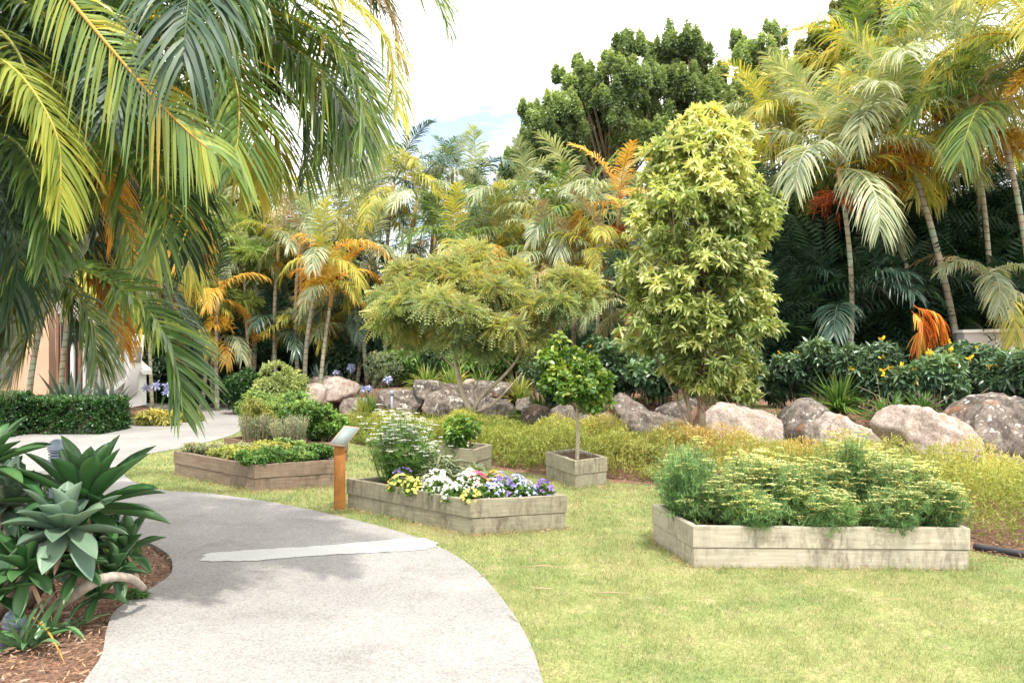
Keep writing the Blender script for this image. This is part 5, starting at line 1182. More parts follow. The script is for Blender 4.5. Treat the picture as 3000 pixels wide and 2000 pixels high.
# ================================================================== GROUND COVER (stuff)
def cover():
    fr = np.array([(-2.9, 15.0), (-1.8, 13.5), (-1.03, 12.7), (-.25, 11.9), (.1, 11.5), (.7, 11.1), (1.5, 10.55), (1.95, 10.2), (2.7, 9.5), (3.4, 8.6), (3.75, 7.6), (3.95, 7.0), (4.6, 6.5), (6, 5.9), (9, 4.9)])
    rk = np.array([(-3.5, 19.8), (-1.9, 18.6), (-.8, 18.4), (.2, 18.1), (1.0, 16.4), (2.1, 15.6), (2.9, 13.9), (4.3, 12.8), (5.0, 11.8), (5.6, 10.9), (7.5, 10.0), (11, 9.4)])
    poly = np.vstack([fr, rk[::-1]])
    T1 = t_strip(.3, [.3, 1, .3], .2); B = MB()
    x = rng.uniform(-3.6, 8, 190000); y = rng.uniform(5, 20, 190000); k = inpoly(x, y, poly) & (x < y * .62 + .3)
    for hole in (boxC, boxD, bedR): k &= ~inpoly(x, y, ring(hole, -.06))
    x, y = x[k], y[k]
    d1 = np.min([np.hypot(x - a, y - b) for a, b in catmull([(*p, 0) for p in fr], 120)[:, :2]], axis=0)
    d2 = np.min([np.hypot(x - a, y - b) for a, b in catmull([(*p, 0) for p in rk], 120)[:, :2]], axis=0)
    pt = np.stack([x, y, 0 * x], -1)
    bump = vnoise(pt, 2.3, 1) * .6 + vnoise(pt, 5.1, 2) * .4
    H = (.12 + .66 * bump) * (.35 + .65 * sstep(d1 / .45)) * (.2 + .8 * sstep(d2 / np.where(x > 2.4, 2.6, 1.9))) * np.interp(y, [7, 11, 14, 18], [1.1, 1.1, .85, .6]); H += gz(x, y) * .3
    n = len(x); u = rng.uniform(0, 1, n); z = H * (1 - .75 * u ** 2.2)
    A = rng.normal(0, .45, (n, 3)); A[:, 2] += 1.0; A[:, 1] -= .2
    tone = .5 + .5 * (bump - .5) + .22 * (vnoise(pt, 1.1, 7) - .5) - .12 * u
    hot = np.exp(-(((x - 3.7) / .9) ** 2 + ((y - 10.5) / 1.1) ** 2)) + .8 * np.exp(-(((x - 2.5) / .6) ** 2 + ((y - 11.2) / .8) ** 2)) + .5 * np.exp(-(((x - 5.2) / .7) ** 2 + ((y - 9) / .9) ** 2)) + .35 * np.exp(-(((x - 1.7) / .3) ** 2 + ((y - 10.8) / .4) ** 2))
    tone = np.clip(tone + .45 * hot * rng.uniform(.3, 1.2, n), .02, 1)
    P = np.stack([x, y, z], -1)
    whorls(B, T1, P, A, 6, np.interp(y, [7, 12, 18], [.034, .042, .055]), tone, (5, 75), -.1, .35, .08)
    s = rng.choice(n, n // 3); tw = t_strip(.045, [1, .6, .3], .1)
    scatter(B, tw, P[s] - (0, 0, .05), A[s], rng.uniform(.08, .2, len(s)), tone[s] + .1, 1)
    tag(B.obj('ground_cover', M['cover']), 'low feathery yellow green ground cover with orange patches', 'ground cover', kind='stuff')
cover()

# ================================================================== PLANTS IN THE BEDS
def inbed(foot, s, t):
    a, b, c, d = [np.asarray(p)[:2] for p in foot]; q = (a * (1 - s) + b * s) * (1 - t) + (d * (1 - s) + c * s) * t
    return np.array([q[0], q[1], .265])
FP = 'flowering umbel herbs in the right bed'
def umbel_herb(label, c, h, r, n=60, um=60, mat='fennel', fill=900, umb='umbel', us=.035, fs=.06):
    t = thing('umbel_herb', label, 'herb', FP, tuple(c)); B = MB(); U = MB(); S = MB()
    tips = np.column_stack([rng.normal(0, r * .55, (n, 2)), rng.uniform(.45, 1.0, n) * h])
    for q in tips:
        b0 = np.array([q[0] * .5, q[1] * .5, 0]); limb(S, b0, q, .0035, .002, -.05, 4, .35)
    m = fill; i = rng.integers(0, n, m); f = rng.uniform(.15, 1, m)[:, None] ** .8
    P = tips[i] * f * np.array([1, 1, 1]) + rng.normal(0, .035, (m, 3)); P[:, :2] = tips[i][:, :2] * (.5 + .5 * f) + rng.normal(0, .04, (m, 2)); P[:, 2] = np.abs(P[:, 2]) * .9
    A = rng.normal(0, .5, (m, 3)) + (0, 0, .9)
    whorls(B, t_strip(.07, [1, .9, .3], .1), P, A, 11, fs * .8, np.clip(rng.normal(.42, .15, m) + .2 * (P[:, 2] / h - .5), 0, 1), (10, 80), 0, .3, .03)
    B.obj('leaves', M[mat], t); S.obj('stems', M[mat], t)
    j = rng.permutation(n)[:um]
    for q in tips[j]:
        for _ in range(int(rng.integers(2, 5))):
            c0 = q * rng.uniform(.72, 1.05) + rng.normal(0, .035, 3) * (1, 1, .6); k = 20; a = rng.uniform(0, 6.28, k); rr = np.sqrt(rng.uniform(0, 1, k)) * us
            p = c0 + np.stack([np.cos(a) * rr, np.sin(a) * rr, .012 - rr * .25], -1)
            scatter(U, (np.array([(-.5, 0, 0), (.5, 0, 0), (.5, 1, .1), (-.5, 1, .1)]), np.array([(0, 1, 2, 3)])), p, np.stack([np.cos(a), np.sin(a), .2 + 0 * a], -1), .011, rng.uniform(0, 1, k), .3)
    U.obj('flower_heads', M[umb], t)
for s, tt, h, r, um, lab in ((.07, .5, .55, .17, 8, 'blue green dill clump at the left end of the right bed, nearly flowerless'), (.2, .35, .3, .18, 30, 'short umbel herb clump near the left corner of the right bed'),
     (.33, .5, .42, .2, 30, 'umbel herb clump left of the middle of the right bed'), (.46, .45, .4, .2, 34, 'umbel herb clump in the middle of the right bed'),
     (.58, .5, .38, .18, 34, 'umbel herb clump just right of the bed middle'), (.7, .55, .6, .16, 26, 'tallest umbel herb clump in the right bed'),
     (.8, .4, .42, .18, 40, 'dense yellow umbel clump right of the tallest one'), (.92, .5, .4, .17, 40, 'umbel herb clump at the right end of the right bed'),
     (.4, .85, .42, .2, 40, 'umbel herb clump at the back edge of the right bed, left half'), (.85, .85, .45, .2, 40, 'umbel herb clump at the back edge of the right bed, right half'),
     (.25, .14, .22, .13, 20, 'low umbel herb spilling at the front board, left third'), (.52, .14, .24, .14, 20, 'low umbel herb spilling at the middle of the front board'), (.75, .13, .26, .14, 24, 'low umbel herb at the front board, right third'), (.94, .2, .3, .13, 24, 'low umbel herb in the front right corner'),
     (.13, .8, .42, .15, 14, 'thin herb clump in the back left corner of the right bed')):
    umbel_herb(lab, inbed(bedR, s, tt), h * 1.18, r * 1.12, 95, int(um * 2.6), fill=1300)
umbel_herb('tall airy white flowered herb behind the sign post', inbed(bedM, .4, .85), .74, .27, 150, 150, 'herb', 2600, 'p_white', .022, .05)
umbel_herb('shorter white flowered herb leaning right of the tall one', inbed(bedM, .62, .78), .42, .15, 60, 40, 'herb', 700, 'p_white', .018, .05)
shrub('herb_bush', 'grey leaved sage like bush between white herb and pansies', 'herb', inbed(bedM, .6, .64), (.24, .2, .15), 'herb_grey', n=150, k=9, size=.11, T=LANCE, tone=.5, stemh=.0)
shrub('herb_bush', 'grey leaved bush behind the white pansies', 'herb', inbed(bedM, .8, .52), (.18, .16, .11), 'herb_grey', n=100, k=9, size=.1, T=LANCE, tone=.45, stemh=.0)
PG = 'pansies in the sign bed'
def pansy(label, c, r, h, fm, n=26, leaf='herb'):
    t = thing('pansy_clump', label, 'flowers', PG, tuple(c)); B = MB(); m = int(170 * r / .12)
    d = rdir(m, .4); d[:, 2] = np.abs(d[:, 2]); P = d * np.array([r, r, h]) * rng.uniform(.5, 1, (m, 1))
    whorls(B, OVAL, P, d + (0, 0, .5), 7, .03, rng.uniform(.2, .75, m), (20, 90), .1, .3, .02); B.obj('leaves', M[leaf], t)
    if fm not in FMS:
        FMS[fm] = []
        for q in range(2):
            G = MB(); whorls(G, t_strip(1.0, [.3, 1.0, .9, .4], .05), np.zeros((1, 3)), np.array([[0, 0, 1.]]), 5, .021, .5, (65, 88), 0, .08, 0); G.add(np.array([(-.004, -.004, .006), (.004, -.004, .006), (.004, .004, .006), (-.004, .004, .006)]), [(0, 1, 2, 3)], 1.)
            FMS[fm].append(G.mesh('flower', M[fm]))
    for i in range(n):
        dd = rdir(1, .6)[0]; dd[2] = abs(dd[2]) + .15; dd[1] -= .2; dd = dd / np.linalg.norm(dd); o = link('flower', FMS[fm][i % 2], t, dd * np.array([r * 1.05, r * 1.05, h * 1.15]) + (0, 0, .012))
        o.rotation_mode = 'QUATERNION'; o.rotation_quaternion = Vector(dd + rng.normal(0, .25, 3) + (0, -.35, .3)).to_track_quat('Z', 'Y'); s = rng.uniform(.6, 1.1); o.scale = (s, s, s)
FMS = {}
for (s, tt, r, h, fm, n, lab) in (
  (.1, .60, .13, .12, 'p_yellow', 40, 'pale yellow pansies at the left of the pansy row'), (.1, .48, .13, .12, 'p_yellow', 34, 'cream yellow pansies, second clump from the left'),
  (.35, .5, .14, .17, 'p_white', 55, 'white pansies behind the yellow ones'), (.15, .34, .14, .15, 'p_white', 50, 'white pansies in front of the bed middle'),
  (.45, .34, .14, .17, 'p_white', 55, 'white pansies in the middle of the bed'), (.62, .38, .11, .16, 'p_pink', 34, 'magenta pansies in the bed middle'),
  (.72, .5, .11, .16, 'p_white', 38, 'white pansies at the back beside the rose bush'), (.8, .38, .11, .16, 'p_orange', 34, 'orange and yellow pansies behind the magenta ones'),
  (.12, .2, .12, .12, 'p_white', 24, 'leafy white pansies near the front corner'), (.1, .06, .09, .1, 'p_yellow', 22, 'small yellow pansies in the very front corner'),
  (.35, .15, .13, .13, 'p_white', 14, 'leafy clump with few white pansies at the front'), (.5, .18, .12, .14, 'p_blue', 30, 'pale blue pansies right of the front corner'),
  (.65, .22, .12, .15, 'p_purple', 40, 'purple pansies before the orange ones'), (.75, .12, .11, .13, 'p_blue', 30, 'lilac blue pansies near the right board'),
  (.85, .25, .12, .15, 'p_blue', 40, 'blue and white pansies by the back right corner'), (.9, .1, .1, .13, 'p_purple', 34, 'violet pansies at the right end'),
  (.25, .7, .12, .16, 'p_purple', 20, 'dark purple pansies among the grey leaves'), (.92, .42, .1, .14, 'p_blue', 26, 'lilac pansies at the far right edge of the bed')):
    pansy(lab, inbed(bedM, s, tt), r, h, fm, int(n * 1.1))
PB = 'parsley clumps in the left bed'
for k, (s, tt, r, h, m, tone, lab) in enumerate((
   (.12, .12, .2, .12, 'herb', .35, 'dark parsley clump at the front corner of the left bed'), (.4, .14, .2, .13, 'herb', .4, 'parsley clump left of middle along the front board'),
   (.68, .16, .2, .13, 'herb', .45, 'parsley clump right of middle along the front board'), (.92, .2, .17, .15, 'herb', .3, 'parsley clump nearest the sign post'),
   (.25, .38, .22, .12, 'herb_gold', .4, 'light green herb clump in the middle of the left bed'), (.6, .42, .22, .14, 'herb_gold', .45, 'light green herb clump behind the front parsley'),
   (.88, .5, .2, .16, 'herb', .6, 'fresh green herb clump at the back right of the left bed'), (.3, .6, .2, .1, 'herb_gold', .35, 'yellow green herb clump behind the stained long board'))):
    shrub('parsley_clump', lab, 'herb', inbed(bedL, s, tt), (r * 1.4, r * 1.25, h * .8), m, n=420, k=8, size=.038, tone=tone, stemh=0, group=PB, lobes=7, stems=5)
for s, tt, lab in ((.3, .82, 'pale silvery thyme tuft at the far left corner of the left bed'), (.65, .8, 'pale silvery thyme tuft at the back of the left bed'), (.2, .95, 'dry silvery tuft on the far edge of the left bed')):
    shrub('thyme_tuft', lab, 'herb', inbed(bedL, s, tt), (.2, .18, .08), 'herb_grey', n=160, k=8, size=.05, T=LANCE, tone=.75, stemh=0, group='thyme tufts', stems=4)
def rosemary(label, c, r, h, tone=.4):
    t = thing('rosemary_bush', label, 'herb', 'rosemary bushes in the back bed', tuple(c)); B = MB(); S = MB(); n = 130
    tips = np.column_stack([rng.uniform(-r, r, (n, 2)), rng.uniform(.6, 1, n) * h])
    for q in tips:
        limb(S, (q[0] * .7, q[1] * .7, 0), q, .006, .002, 0, 4)
        m = 26; f = rng.uniform(.25, 1, m)[:, None]; P = np.array([q[0] * .7, q[1] * .7, 0]) * (1 - f) + q * f
        scatter(B, t_strip(.14, [1, .9, .2], 0), P + rng.normal(0, .004, (m, 3)), rng.normal(0, .5, (m, 3)) + (0, 0, .5), rng.uniform(.035, .06, m), np.clip(rng.normal(tone, .15, m) + .2 * f[:, 0], 0, 1), 1)
    B.obj('leaves', M['herb_grey'], t); S.obj('stems', M['twig'], t)
shrub('herb_bush', 'rounded mint bush between the bright mint and the golden herb', 'herb', inbed(bedB, .62, .95), (.4, .36, .36), 'herb', n=520, k=8, size=.055, tone=.6, stemh=.0, lobes=12)
shrub('herb_bush', 'low green herb bush at the back corner of the back bed', 'herb', inbed(bedB, .98, .25), (.34, .3, .26), 'herb', n=460, k=8, size=.05, tone=.5, stemh=.0, lobes=12)
rosemary('thin rosemary bush at the left end of the back bed', inbed(bedB, .12, .62), .22, .42)
rosemary('rosemary bush at the near corner of the back bed', inbed(bedB, .22, .25), .24, .42, .45)
shrub('herb_bush', 'bright bushy mint at the right of the back bed', 'herb', inbed(bedB, .75, .35), (.42, .36, .3), 'herb', n=620, k=8, size=.055, tone=.5, stemh=.0, lobes=12)
shrub('herb_bush', 'tall yellow green herb bush in the middle of the back bed', 'herb', inbed(bedB, .5, .75), (.42, .36, .35), 'herb', n=620, k=8, size=.05, T=LANCE, tone=.65, stemh=.0, lobes=12)
shrub('herb_bush', 'golden herb bush behind the rosemary', 'herb', inbed(bedB, .22, .72), (.34, .3, .33), 'herb_gold', n=480, k=8, size=.05, T=LANCE, tone=.5, stemh=.0, lobes=10)
shrub('herb_bush', 'leafy green herb bush at the far right of the back bed', 'herb', inbed(bedB, 1.0, .7), (.4, .36, .38), 'herb', n=560, k=8, size=.05, tone=.55, stemh=.0, lobes=12)

# ================================================================== NEAR LEFT: AGAVES
def agave_leaf(B, base, d, L, W, curve, v, roll=0.0):
    n, k = 12, 5; q = np.linspace(0, 1, n); d = nrm(np.asarray(d, float))
    out = np.array([d[0], d[1], 0]); out = out / (np.linalg.norm(out) + 1e-6)
    P = base + d * q[:, None] * L + (out * .15 - np.array([0, 0, 1.])) * curve * L * (q ** 2.4)[:, None]
    tg = nrm(np.gradient(P, axis=0)); sd = nrm(np.cross(tg, (0, 0, 1.)) + 1e-6); nn = np.cross(sd, tg)
    nn = np.where(nn[:, 2:3] < 0, -nn, nn)
    c, s_ = math.cos(roll), math.sin(roll); sd, nn = sd * c + nn * s_, nn * c - sd * s_
    w = np.interp(q, [0, .08, .3, .55, .75, .9, .97, 1], [.55, .5, .72, 1, .88, .45, .16, .0]) * W / 2
    a = np.linspace(-1, 1, k); 
    V = P[:, None] + sd[:, None] * (a[None, :, None] * w[:, None, None]) + nn[:, None] * ((np.abs(a) ** 1.6)[None, :, None] * w[:, None, None] * .55)
    th = (1 - np.abs(a) ** 2)[None, :, None] * (np.interp(q, [0, .2, 1], [.022, .012, .001]))[:, None, None]
    V2 = V - nn[:, None] * (th + .0012)
    iu = np.arange(n - 1)[:, None] * k; ju = np.arange(k - 1)[None]
    F = np.stack([iu + ju, iu + ju + 1, iu + k + ju + 1, iu + k + ju], -1).reshape(-1, 4); N0 = n * k
    E = [(i * k, (i + 1) * k, N0 + (i + 1) * k, N0 + i * k) for i in range(n - 1)] + [(i * k + k - 1, N0 + i * k + k - 1, N0 + (i + 1) * k + k - 1, (i + 1) * k + k - 1) for i in range(n - 1)]
    B.add(np.concatenate([V.reshape(-1, 3), V2.reshape(-1, 3)]), np.concatenate([F, F[:, ::-1] + N0, np.array(E)]), v)
M['darkstem'] = barkmat('dark agave stem', (.06, .04, .03), (.17, .11, .08), scale=14)
def agave(label, c, axis, n, L, W, mat='agave', tone=.5, stem=None, openness=1.0, dead=0, seed=1):
    g = np.random.default_rng(seed); c = np.asarray(c, float)
    t = thing('agave', label, 'succulent', 'spineless agaves in the near left bed', tuple(c)); A = nrm(np.asarray(axis, float))
    X = nrm(np.cross(A, (0, 1., .1))); Z = np.cross(X, A)
    for i in range(n):
        f = (i + .5) / n; sp = R(8 + 88 * openness * f ** .85) + g.normal(0, .06); az = i * 2.39996 + g.normal(0, .12)
        d = A * math.cos(sp) + (X * math.cos(az) + Z * math.sin(az)) * math.sin(sp)
        B = MB(); agave_leaf(B, -A * .05 * f, d, L * (.55 + .5 * math.sin(min(1, f * 1.15 + .12) * 2.2)) * g.uniform(.88, 1.08), W * g.uniform(.85, 1.1), .03 + .2 * f * g.uniform(.4, 1.3), float(np.clip(tone + g.normal(0, .15), 0, 1)), g.normal(0, .12))
        B.obj('leaf', M[mat], t, True)
    if stem is not None:
        B = MB(); s = catmull([tuple(np.array(p) - c) for p in stem] + [(0, 0, 0)], 20); add_tube(B, s, np.linspace(.038, .032, 20) + g.normal(0, .002, 20), 10); B.obj('stem', M['darkstem'], t, True)
    for i in range(dead):
        B = MB(); a = g.uniform(0, 6.28); d = np.array([math.cos(a) * .5, math.sin(a) * .5 - .3, -.9]); agave_leaf(B, -A * .06, d, L * g.uniform(.6, .9), W * .3, .05, g.uniform(.2, 1), g.normal(0, 1)); B.obj('dead_leaf', M['dry'], t, True)
    return t
agave('grey green agave rosette facing the path, with dry leaves hanging below', at(150, 1210, 4.85), (.12, -.66, .7), 22, .33, .125, 'agave_grey', .5, [at(-40, 1340, 4.9) * (1, 1, 0), at(90, 1290, 4.95)], 1.0, 9, 3)
agave('tall dark green agave rosette behind the grey one, pointing right over the path', at(200, 1155, 5.3), (.22, -.12, 1), 34, .52, .13, 'agave', .35, [at(60, 1330, 5.4) * (1, 1, 0), at(170, 1240, 5.3)], .92, 4, 5)
agave('agave rosette cut by the left edge above the bollard light', at(-30, 1060, 5.0), (.4, -.3, .8), 22, .36, .1, 'agave', .35, [at(-90, 1340, 5.2) * (1, 1, 0), at(-60, 1200, 5.1)], 1, 3, 7)
agave('broad leaved agave at the left edge behind the grey rosette', at(15, 1150, 5.4), (0, -.3, .9), 22, .36, .095, 'agave_grey', .35, [at(-20, 1320, 5.5) * (1, 1, 0), at(0, 1230, 5.4)], 1, 5, 8)
agave('low agave rosette between the dark one and the path edge', at(262, 1305, 5.3), (.3, -.5, .7), 14, .2, .075, 'agave', .4, None, 1, 0, 9)
agave('lowest small agave under the grey log stem', at(225, 1362, 5.1), (.3, -.6, .5), 12, .2, .07, 'agave', .35, None, 1, 0, 11)
agave('small agave rosette at the left edge above the fallen stem', at(20, 1275, 5.1), (.1, -.6, .6), 14, .24, .075, 'agave', .25, None, 1, 0, 12)
agave('half hidden agave in the shade behind the fallen stem', at(100, 1300, 5.35), (.1, -.6, .6), 14, .26, .08, 'agave_grey', .2, None, 1, 2, 14)
B = MB(); P = catmull([at(130, 1392, 4.95), at(165, 1368, 4.92), at(205, 1342, 4.9), at(250, 1325, 4.95), at(300, 1328, 5.1), at(330, 1350, 5.3)], 40)
P[:, 2] = np.maximum(P[:, 2], .03); add_tube(B, P, np.interp(np.arange(40), [0, 20, 39], [.034, .03, .021]) + .0012 * np.sin(np.arange(40) * 2.1), 12); tag(B.obj('fallen_log', M['bark_stem'], None, True), 'curved grey ringed plant stem lying at the path edge', 'log')
B = MB(); P = catmull([at(-60, 1400, 4.9), at(10, 1340, 4.95), at(70, 1290, 5.0), at(110, 1250, 5.0)], 24); add_tube(B, P, .034, 10); tag(B.obj('fallen_log', M['darkstem'], None, True), 'dark brown leaning stem at the left edge below the agaves', 'log')
for (u, v, Y, s, lab) in ((60, 1300, 4.75, .26, 'leafy agave rosette low between the leaning stems'), (-10, 1360, 4.7, .24, 'agave rosette low at the left edge above the spotlight'), (175, 1300, 4.9, .2, 'small agave rosette under the hanging dry leaves'), (290, 1255, 5.6, .26, 'agave rosette reaching over the path edge under the dark one')):
    agave(lab, at(u, v, Y), (.15, -.5, .8), 16, s, .085, 'agave', .35, None, 1, 1, u + 100)
strappy('lily_plant', 'broad strappy lily plant at the lower left corner of the mulch', 'plant', (*gp(60, 1490)[:2], 0), 20, .42, .042, 'agave', .75, up=.85)
strappy('lily_plant', 'second strappy lily plant nearer the grey stem', 'plant', (*gp(130, 1455)[:2], 0), 14, .34, .034, 'agave', .85, up=.9)
B = MB(); q = catmull([gp(0, 1480) + (0, 0, .1), gp(60, 1468) + (0, 0, .13), gp(110, 1490) + (0, 0, .09), gp(150, 1535) + (0, 0, .02)], 26)
tg = nrm(np.gradient(q, axis=0)); sd_ = nrm(np.cross(tg, (0, 0, 1.))); w = (np.interp(np.linspace(0, 1, 26), [0, .4, .85, 1], [.5, 1, .5, .05]) * .009)[:, None]
V = np.stack([q - sd_ * w + (0, 0, .005), q, q + sd_ * w + (0, 0, .005)], 1).reshape(-1, 3)
B.add(V, [(3 * i + k, 3 * i + k + 1, 3 * i + k + 4, 3 * i + k + 3) for i in range(25) for k in (0, 1)], np.repeat(np.linspace(.2, .75, 25), 2))
tag(B.obj('dying_leaf', M['palm_orange']), 'single yellow orange dying leaf arching over the mulch', 'leaf')
shrub('creeping_plant', 'fine leaved low plant at the path edge beside the agaves', 'plant', (*gp(285, 1300)[:2], 0), (.16, .2, .12), 'herb', n=260, k=8, size=.04, T=LANCE, tone=.35, stemh=0)
shrub('creeping_plant', 'tiny green tuft on the mulch by the path curve', 'plant', (*gp(318, 1378)[:2], 0), (.1, .07, .04), 'herb', n=110, k=8, size=.03, T=LANCE, tone=.2, stemh=0)
for (u, v, s, lab) in ((30, 1330, .3, 'dark leafy shade plant under the agaves at the left'), (-40, 1230, .4, 'dark leafy shade plant behind the left edge agave'), (180, 1300, .22, 'dark leafy plant in the gap between agave stems'), (120, 1250, .3, 'shade plant filling behind the rosettes')):
    p = gp(u, v); shrub('shade_plant', lab, 'plant', (p[0], p[1] + .2, 0), (s * 1.1, s, s * .85), 'shrub', n=340, k=8, size=.085, tone=.35, stemh=0, group='shade plants under the agaves')

# ================================================================== BOLLARD LIGHTS, SIGN, BUILDING
gm = solid('blue grey enamel', (.2, .25, .32), .35, .5, .06, 5); gd = solid('dark louvre gap', (.03, .035, .04), .6)
def bollard(label, c, h=.62, r=.065, tilt=0):
    t = thing('bollard_light', label, 'garden light', 'bollard lights in the near left bed', tuple(c)); t.rotation_euler = (tilt, 0, 0)
    B = MB(); lathe(B, [(0, 0), (r * .9, 0), (r * .9, h - .28), (r, h - .27), (r, h - .25), (0, h - .25)], 28); B.obj('post', gm, t, True)
    B = MB(); lathe(B, [(0, h - .25), (r * .6, h - .25), (r * .6, h - .06)], 24); B.obj('core', gd, t, True)
    for k in range(9):
        B = MB(); z = h - .245 + k * .0215; lathe(B, [(r * .62, z + .012), (r, z), (r, z + .006), (r * .62, z + .018)], 28); B.obj('louvre', gm, t, True)
    B = MB(); a = np.linspace(0, np.pi / 2, 9); lathe(B, [(r * 1.06, h - .058)] + [(r * 1.06 * math.cos(x), h - .05 + .075 * math.sin(x)) for x in a], 28); B.obj('cap', gm, t, True)
b1 = at(131, 1080, 6.6)
bollard('blue grey louvred bollard light standing behind the agaves', (b1[0], b1[1], 0), h=EYE - (1015 - HOR) / FOC * 6.6, r=.062)
b2 = at(8, 1480, 4.72); t = thing('garden_spotlight', 'short blue grey domed spotlight at the left edge among the lily leaves', 'garden light', None, (b2[0], b2[1], 0)); t.rotation_euler = (R(-14), R(20), 0)
B = MB(); lathe(B, [(0, -.05), (.022, -.05), (.022, .07), (.05, .08), (.052, .1), (0, .1)], 24); B.obj('post', gm, t, True)
B = MB(); a = np.linspace(0, np.pi / 2, 9); lathe(B, [(0, .1), (.058, .1), (.058, .14)] + [(.058 * math.cos(x), .14 + .045 * math.sin(x)) for x in a], 28); B.obj('cap', gm, t, True)

# sign
sp = gp(780, 1171); t = thing('garden_sign', 'small slanted metal plaque on an orange timber post at the corner of the pansy bed', 'sign', None, (sp[0], sp[1], 0))
Ys = sp[1]; B = MB(); hz = EYE - (1020 - HOR) / FOC * Ys
box(B, (0, 0, hz / 2 - .02), (.105, .075, hz + .04), .35)
me = B.mesh('post', M['w_post']); uvl = me.uv_layers.new(name='UVMap'); co = np.array([me.vertices[l.vertex_index].co[:] for l in me.loops]); uvl.data.foreach_set('uv', np.stack([co[:, 2], co[:, 0] + co[:, 1]], -1).astype(np.float32).ravel())
o = link('post', me, t); bv = o.modifiers.new('bevel', 'BEVEL'); bv.width = .008; bv.segments = 2
cor = [at(755, 1020, Ys - .14) - (sp[0], sp[1], 0), at(793, 1025, Ys - .06) - (sp[0], sp[1], 0), at(828, 981, Ys + .16) - (sp[0], sp[1], 0), at(791, 977, Ys + .08) - (sp[0], sp[1], 0)]
cor = np.array(cor); cc = cor.mean(0); nn = np.cross(cor[1] - cor[0], cor[3] - cor[0]); nn /= np.linalg.norm(nn); nn = nn if nn[2] > 0 else -nn
cor = cor - ((cor - cc) @ nn)[:, None] * nn
def plate(nm, k, z0, z1, mat):
    q = cc + (cor - cc) * k; B = MB(); B.add(np.concatenate([q + nn * z0, q + nn * z1]), [(3, 2, 1, 0), (4, 5, 6, 7), (0, 1, 5, 4), (1, 2, 6, 5), (2, 3, 7, 6), (3, 0, 4, 7)]); B.obj(nm, mat, t)
plate('backing_board', 1.0, -.022, 0, solid('pinkish timber board', (.42, .3, .24), .6)); plate('plaque', .86, 0.0005, .004, solid('etched grey plaque', (.24, .28, .27), .55, .3, .08, 3))

# building at left
wall = solid('white painted render', (.86, .85, .83), .7, .3, .03, 2); cream = solid('grey painted shade render', (.5, .47, .44), .8, .3, .04, 2); pink = solid('pale terracotta render', (.55, .36, .25), .8, .2, .08, 2); dark = solid('black recess shade', (.02, .02, .02), .9)  # the grey render and black recess have shade put into their colour
def slab(nm, pts, Y, th, mat, parent, org):
    P = np.array([at(u, v, Y) for u, v in pts]) - org; n = len(P); tri = tessellate_polygon([[Vector((p[0], p[2], 0)) for p in P]])
    V = [tuple(p) for p in P] + [tuple(p + np.array([0, th, 0])) for p in P]
    F = [tuple(f) for f in tri] + [tuple(n + x for x in reversed(f)) for f in tri] + [(i, (i + 1) % n, n + (i + 1) % n, n + i) for i in range(n)]
    me = bpy.data.meshes.new(nm); me.from_pydata(V, [], F); me.materials.append(mat)
    import bmesh
    bm = bmesh.new(); bm.from_mesh(me); bmesh.ops.recalc_face_normals(bm, faces=bm.faces); bm.to_mesh(me); bm.free()
    return link(nm, me, parent)
og = at(250, 890, 20) ; og[2] = 0
bt = thing('white_building', 'white rendered building with an angular stair wall, half hidden by the left palms', 'building', None, tuple(og))
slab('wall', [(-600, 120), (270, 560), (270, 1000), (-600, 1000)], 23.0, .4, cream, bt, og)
slab('wall', [(-300, 420), (90, 560), (112, 700), (112, 1000), (-300, 1000)], 21.6, .3, pink, bt, og)
slab('stair_parapet', [(190, 740), (262, 808), (288, 818), (326, 856), (326, 930), (190, 960)], 20.3, .25, wall, bt, og)
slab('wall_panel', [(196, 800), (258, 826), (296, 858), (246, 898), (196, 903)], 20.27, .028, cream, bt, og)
slab('parapet_coping', [(188, 728), (264, 800), (290, 811), (330, 850), (330, 860), (286, 822), (260, 812), (188, 742)], 20.18, .45, wall, bt, og)
slab('sill_ledge', [(240, 898), (300, 858), (306, 862), (250, 908)], 20.1, .2, wall, bt, og)
slab('doorway_shade', [(140, 740), (185, 740), (185, 960), (140, 960)], 21.58, .5, dark, bt, og)  # flat black slab, its colour stands for the shade of a recess
for k in range(4): slab('louvre_post', [(128 + 17 * k, 720), (134 + 17 * k, 720), (134 + 17 * k, 960), (128 + 17 * k, 960)], 21.3, .1, wall if k == 2 else M['w_back'] if False else solid('brown steel post', (.2, .1, .06)), bt, og)
# low grey wall right
wp = at(2270, 800, 16.6); wp[2] = 0; w0 = thing('garden_wall', 'low pale grey garden wall glimpsed behind the palms at right', 'wall', None, tuple(wp))
slab('wall_face', [(2215, 764), (2900, 750), (2900, 940), (2215, 940)], 16.6, .3, solid('grey render wall', (.55, .54, .52), .8, .3, .06, 2), w0, wp)
slab('coping', [(2212, 757), (2900, 743), (2900, 750), (2212, 764)], 16.55, .4, wall, w0, wp)
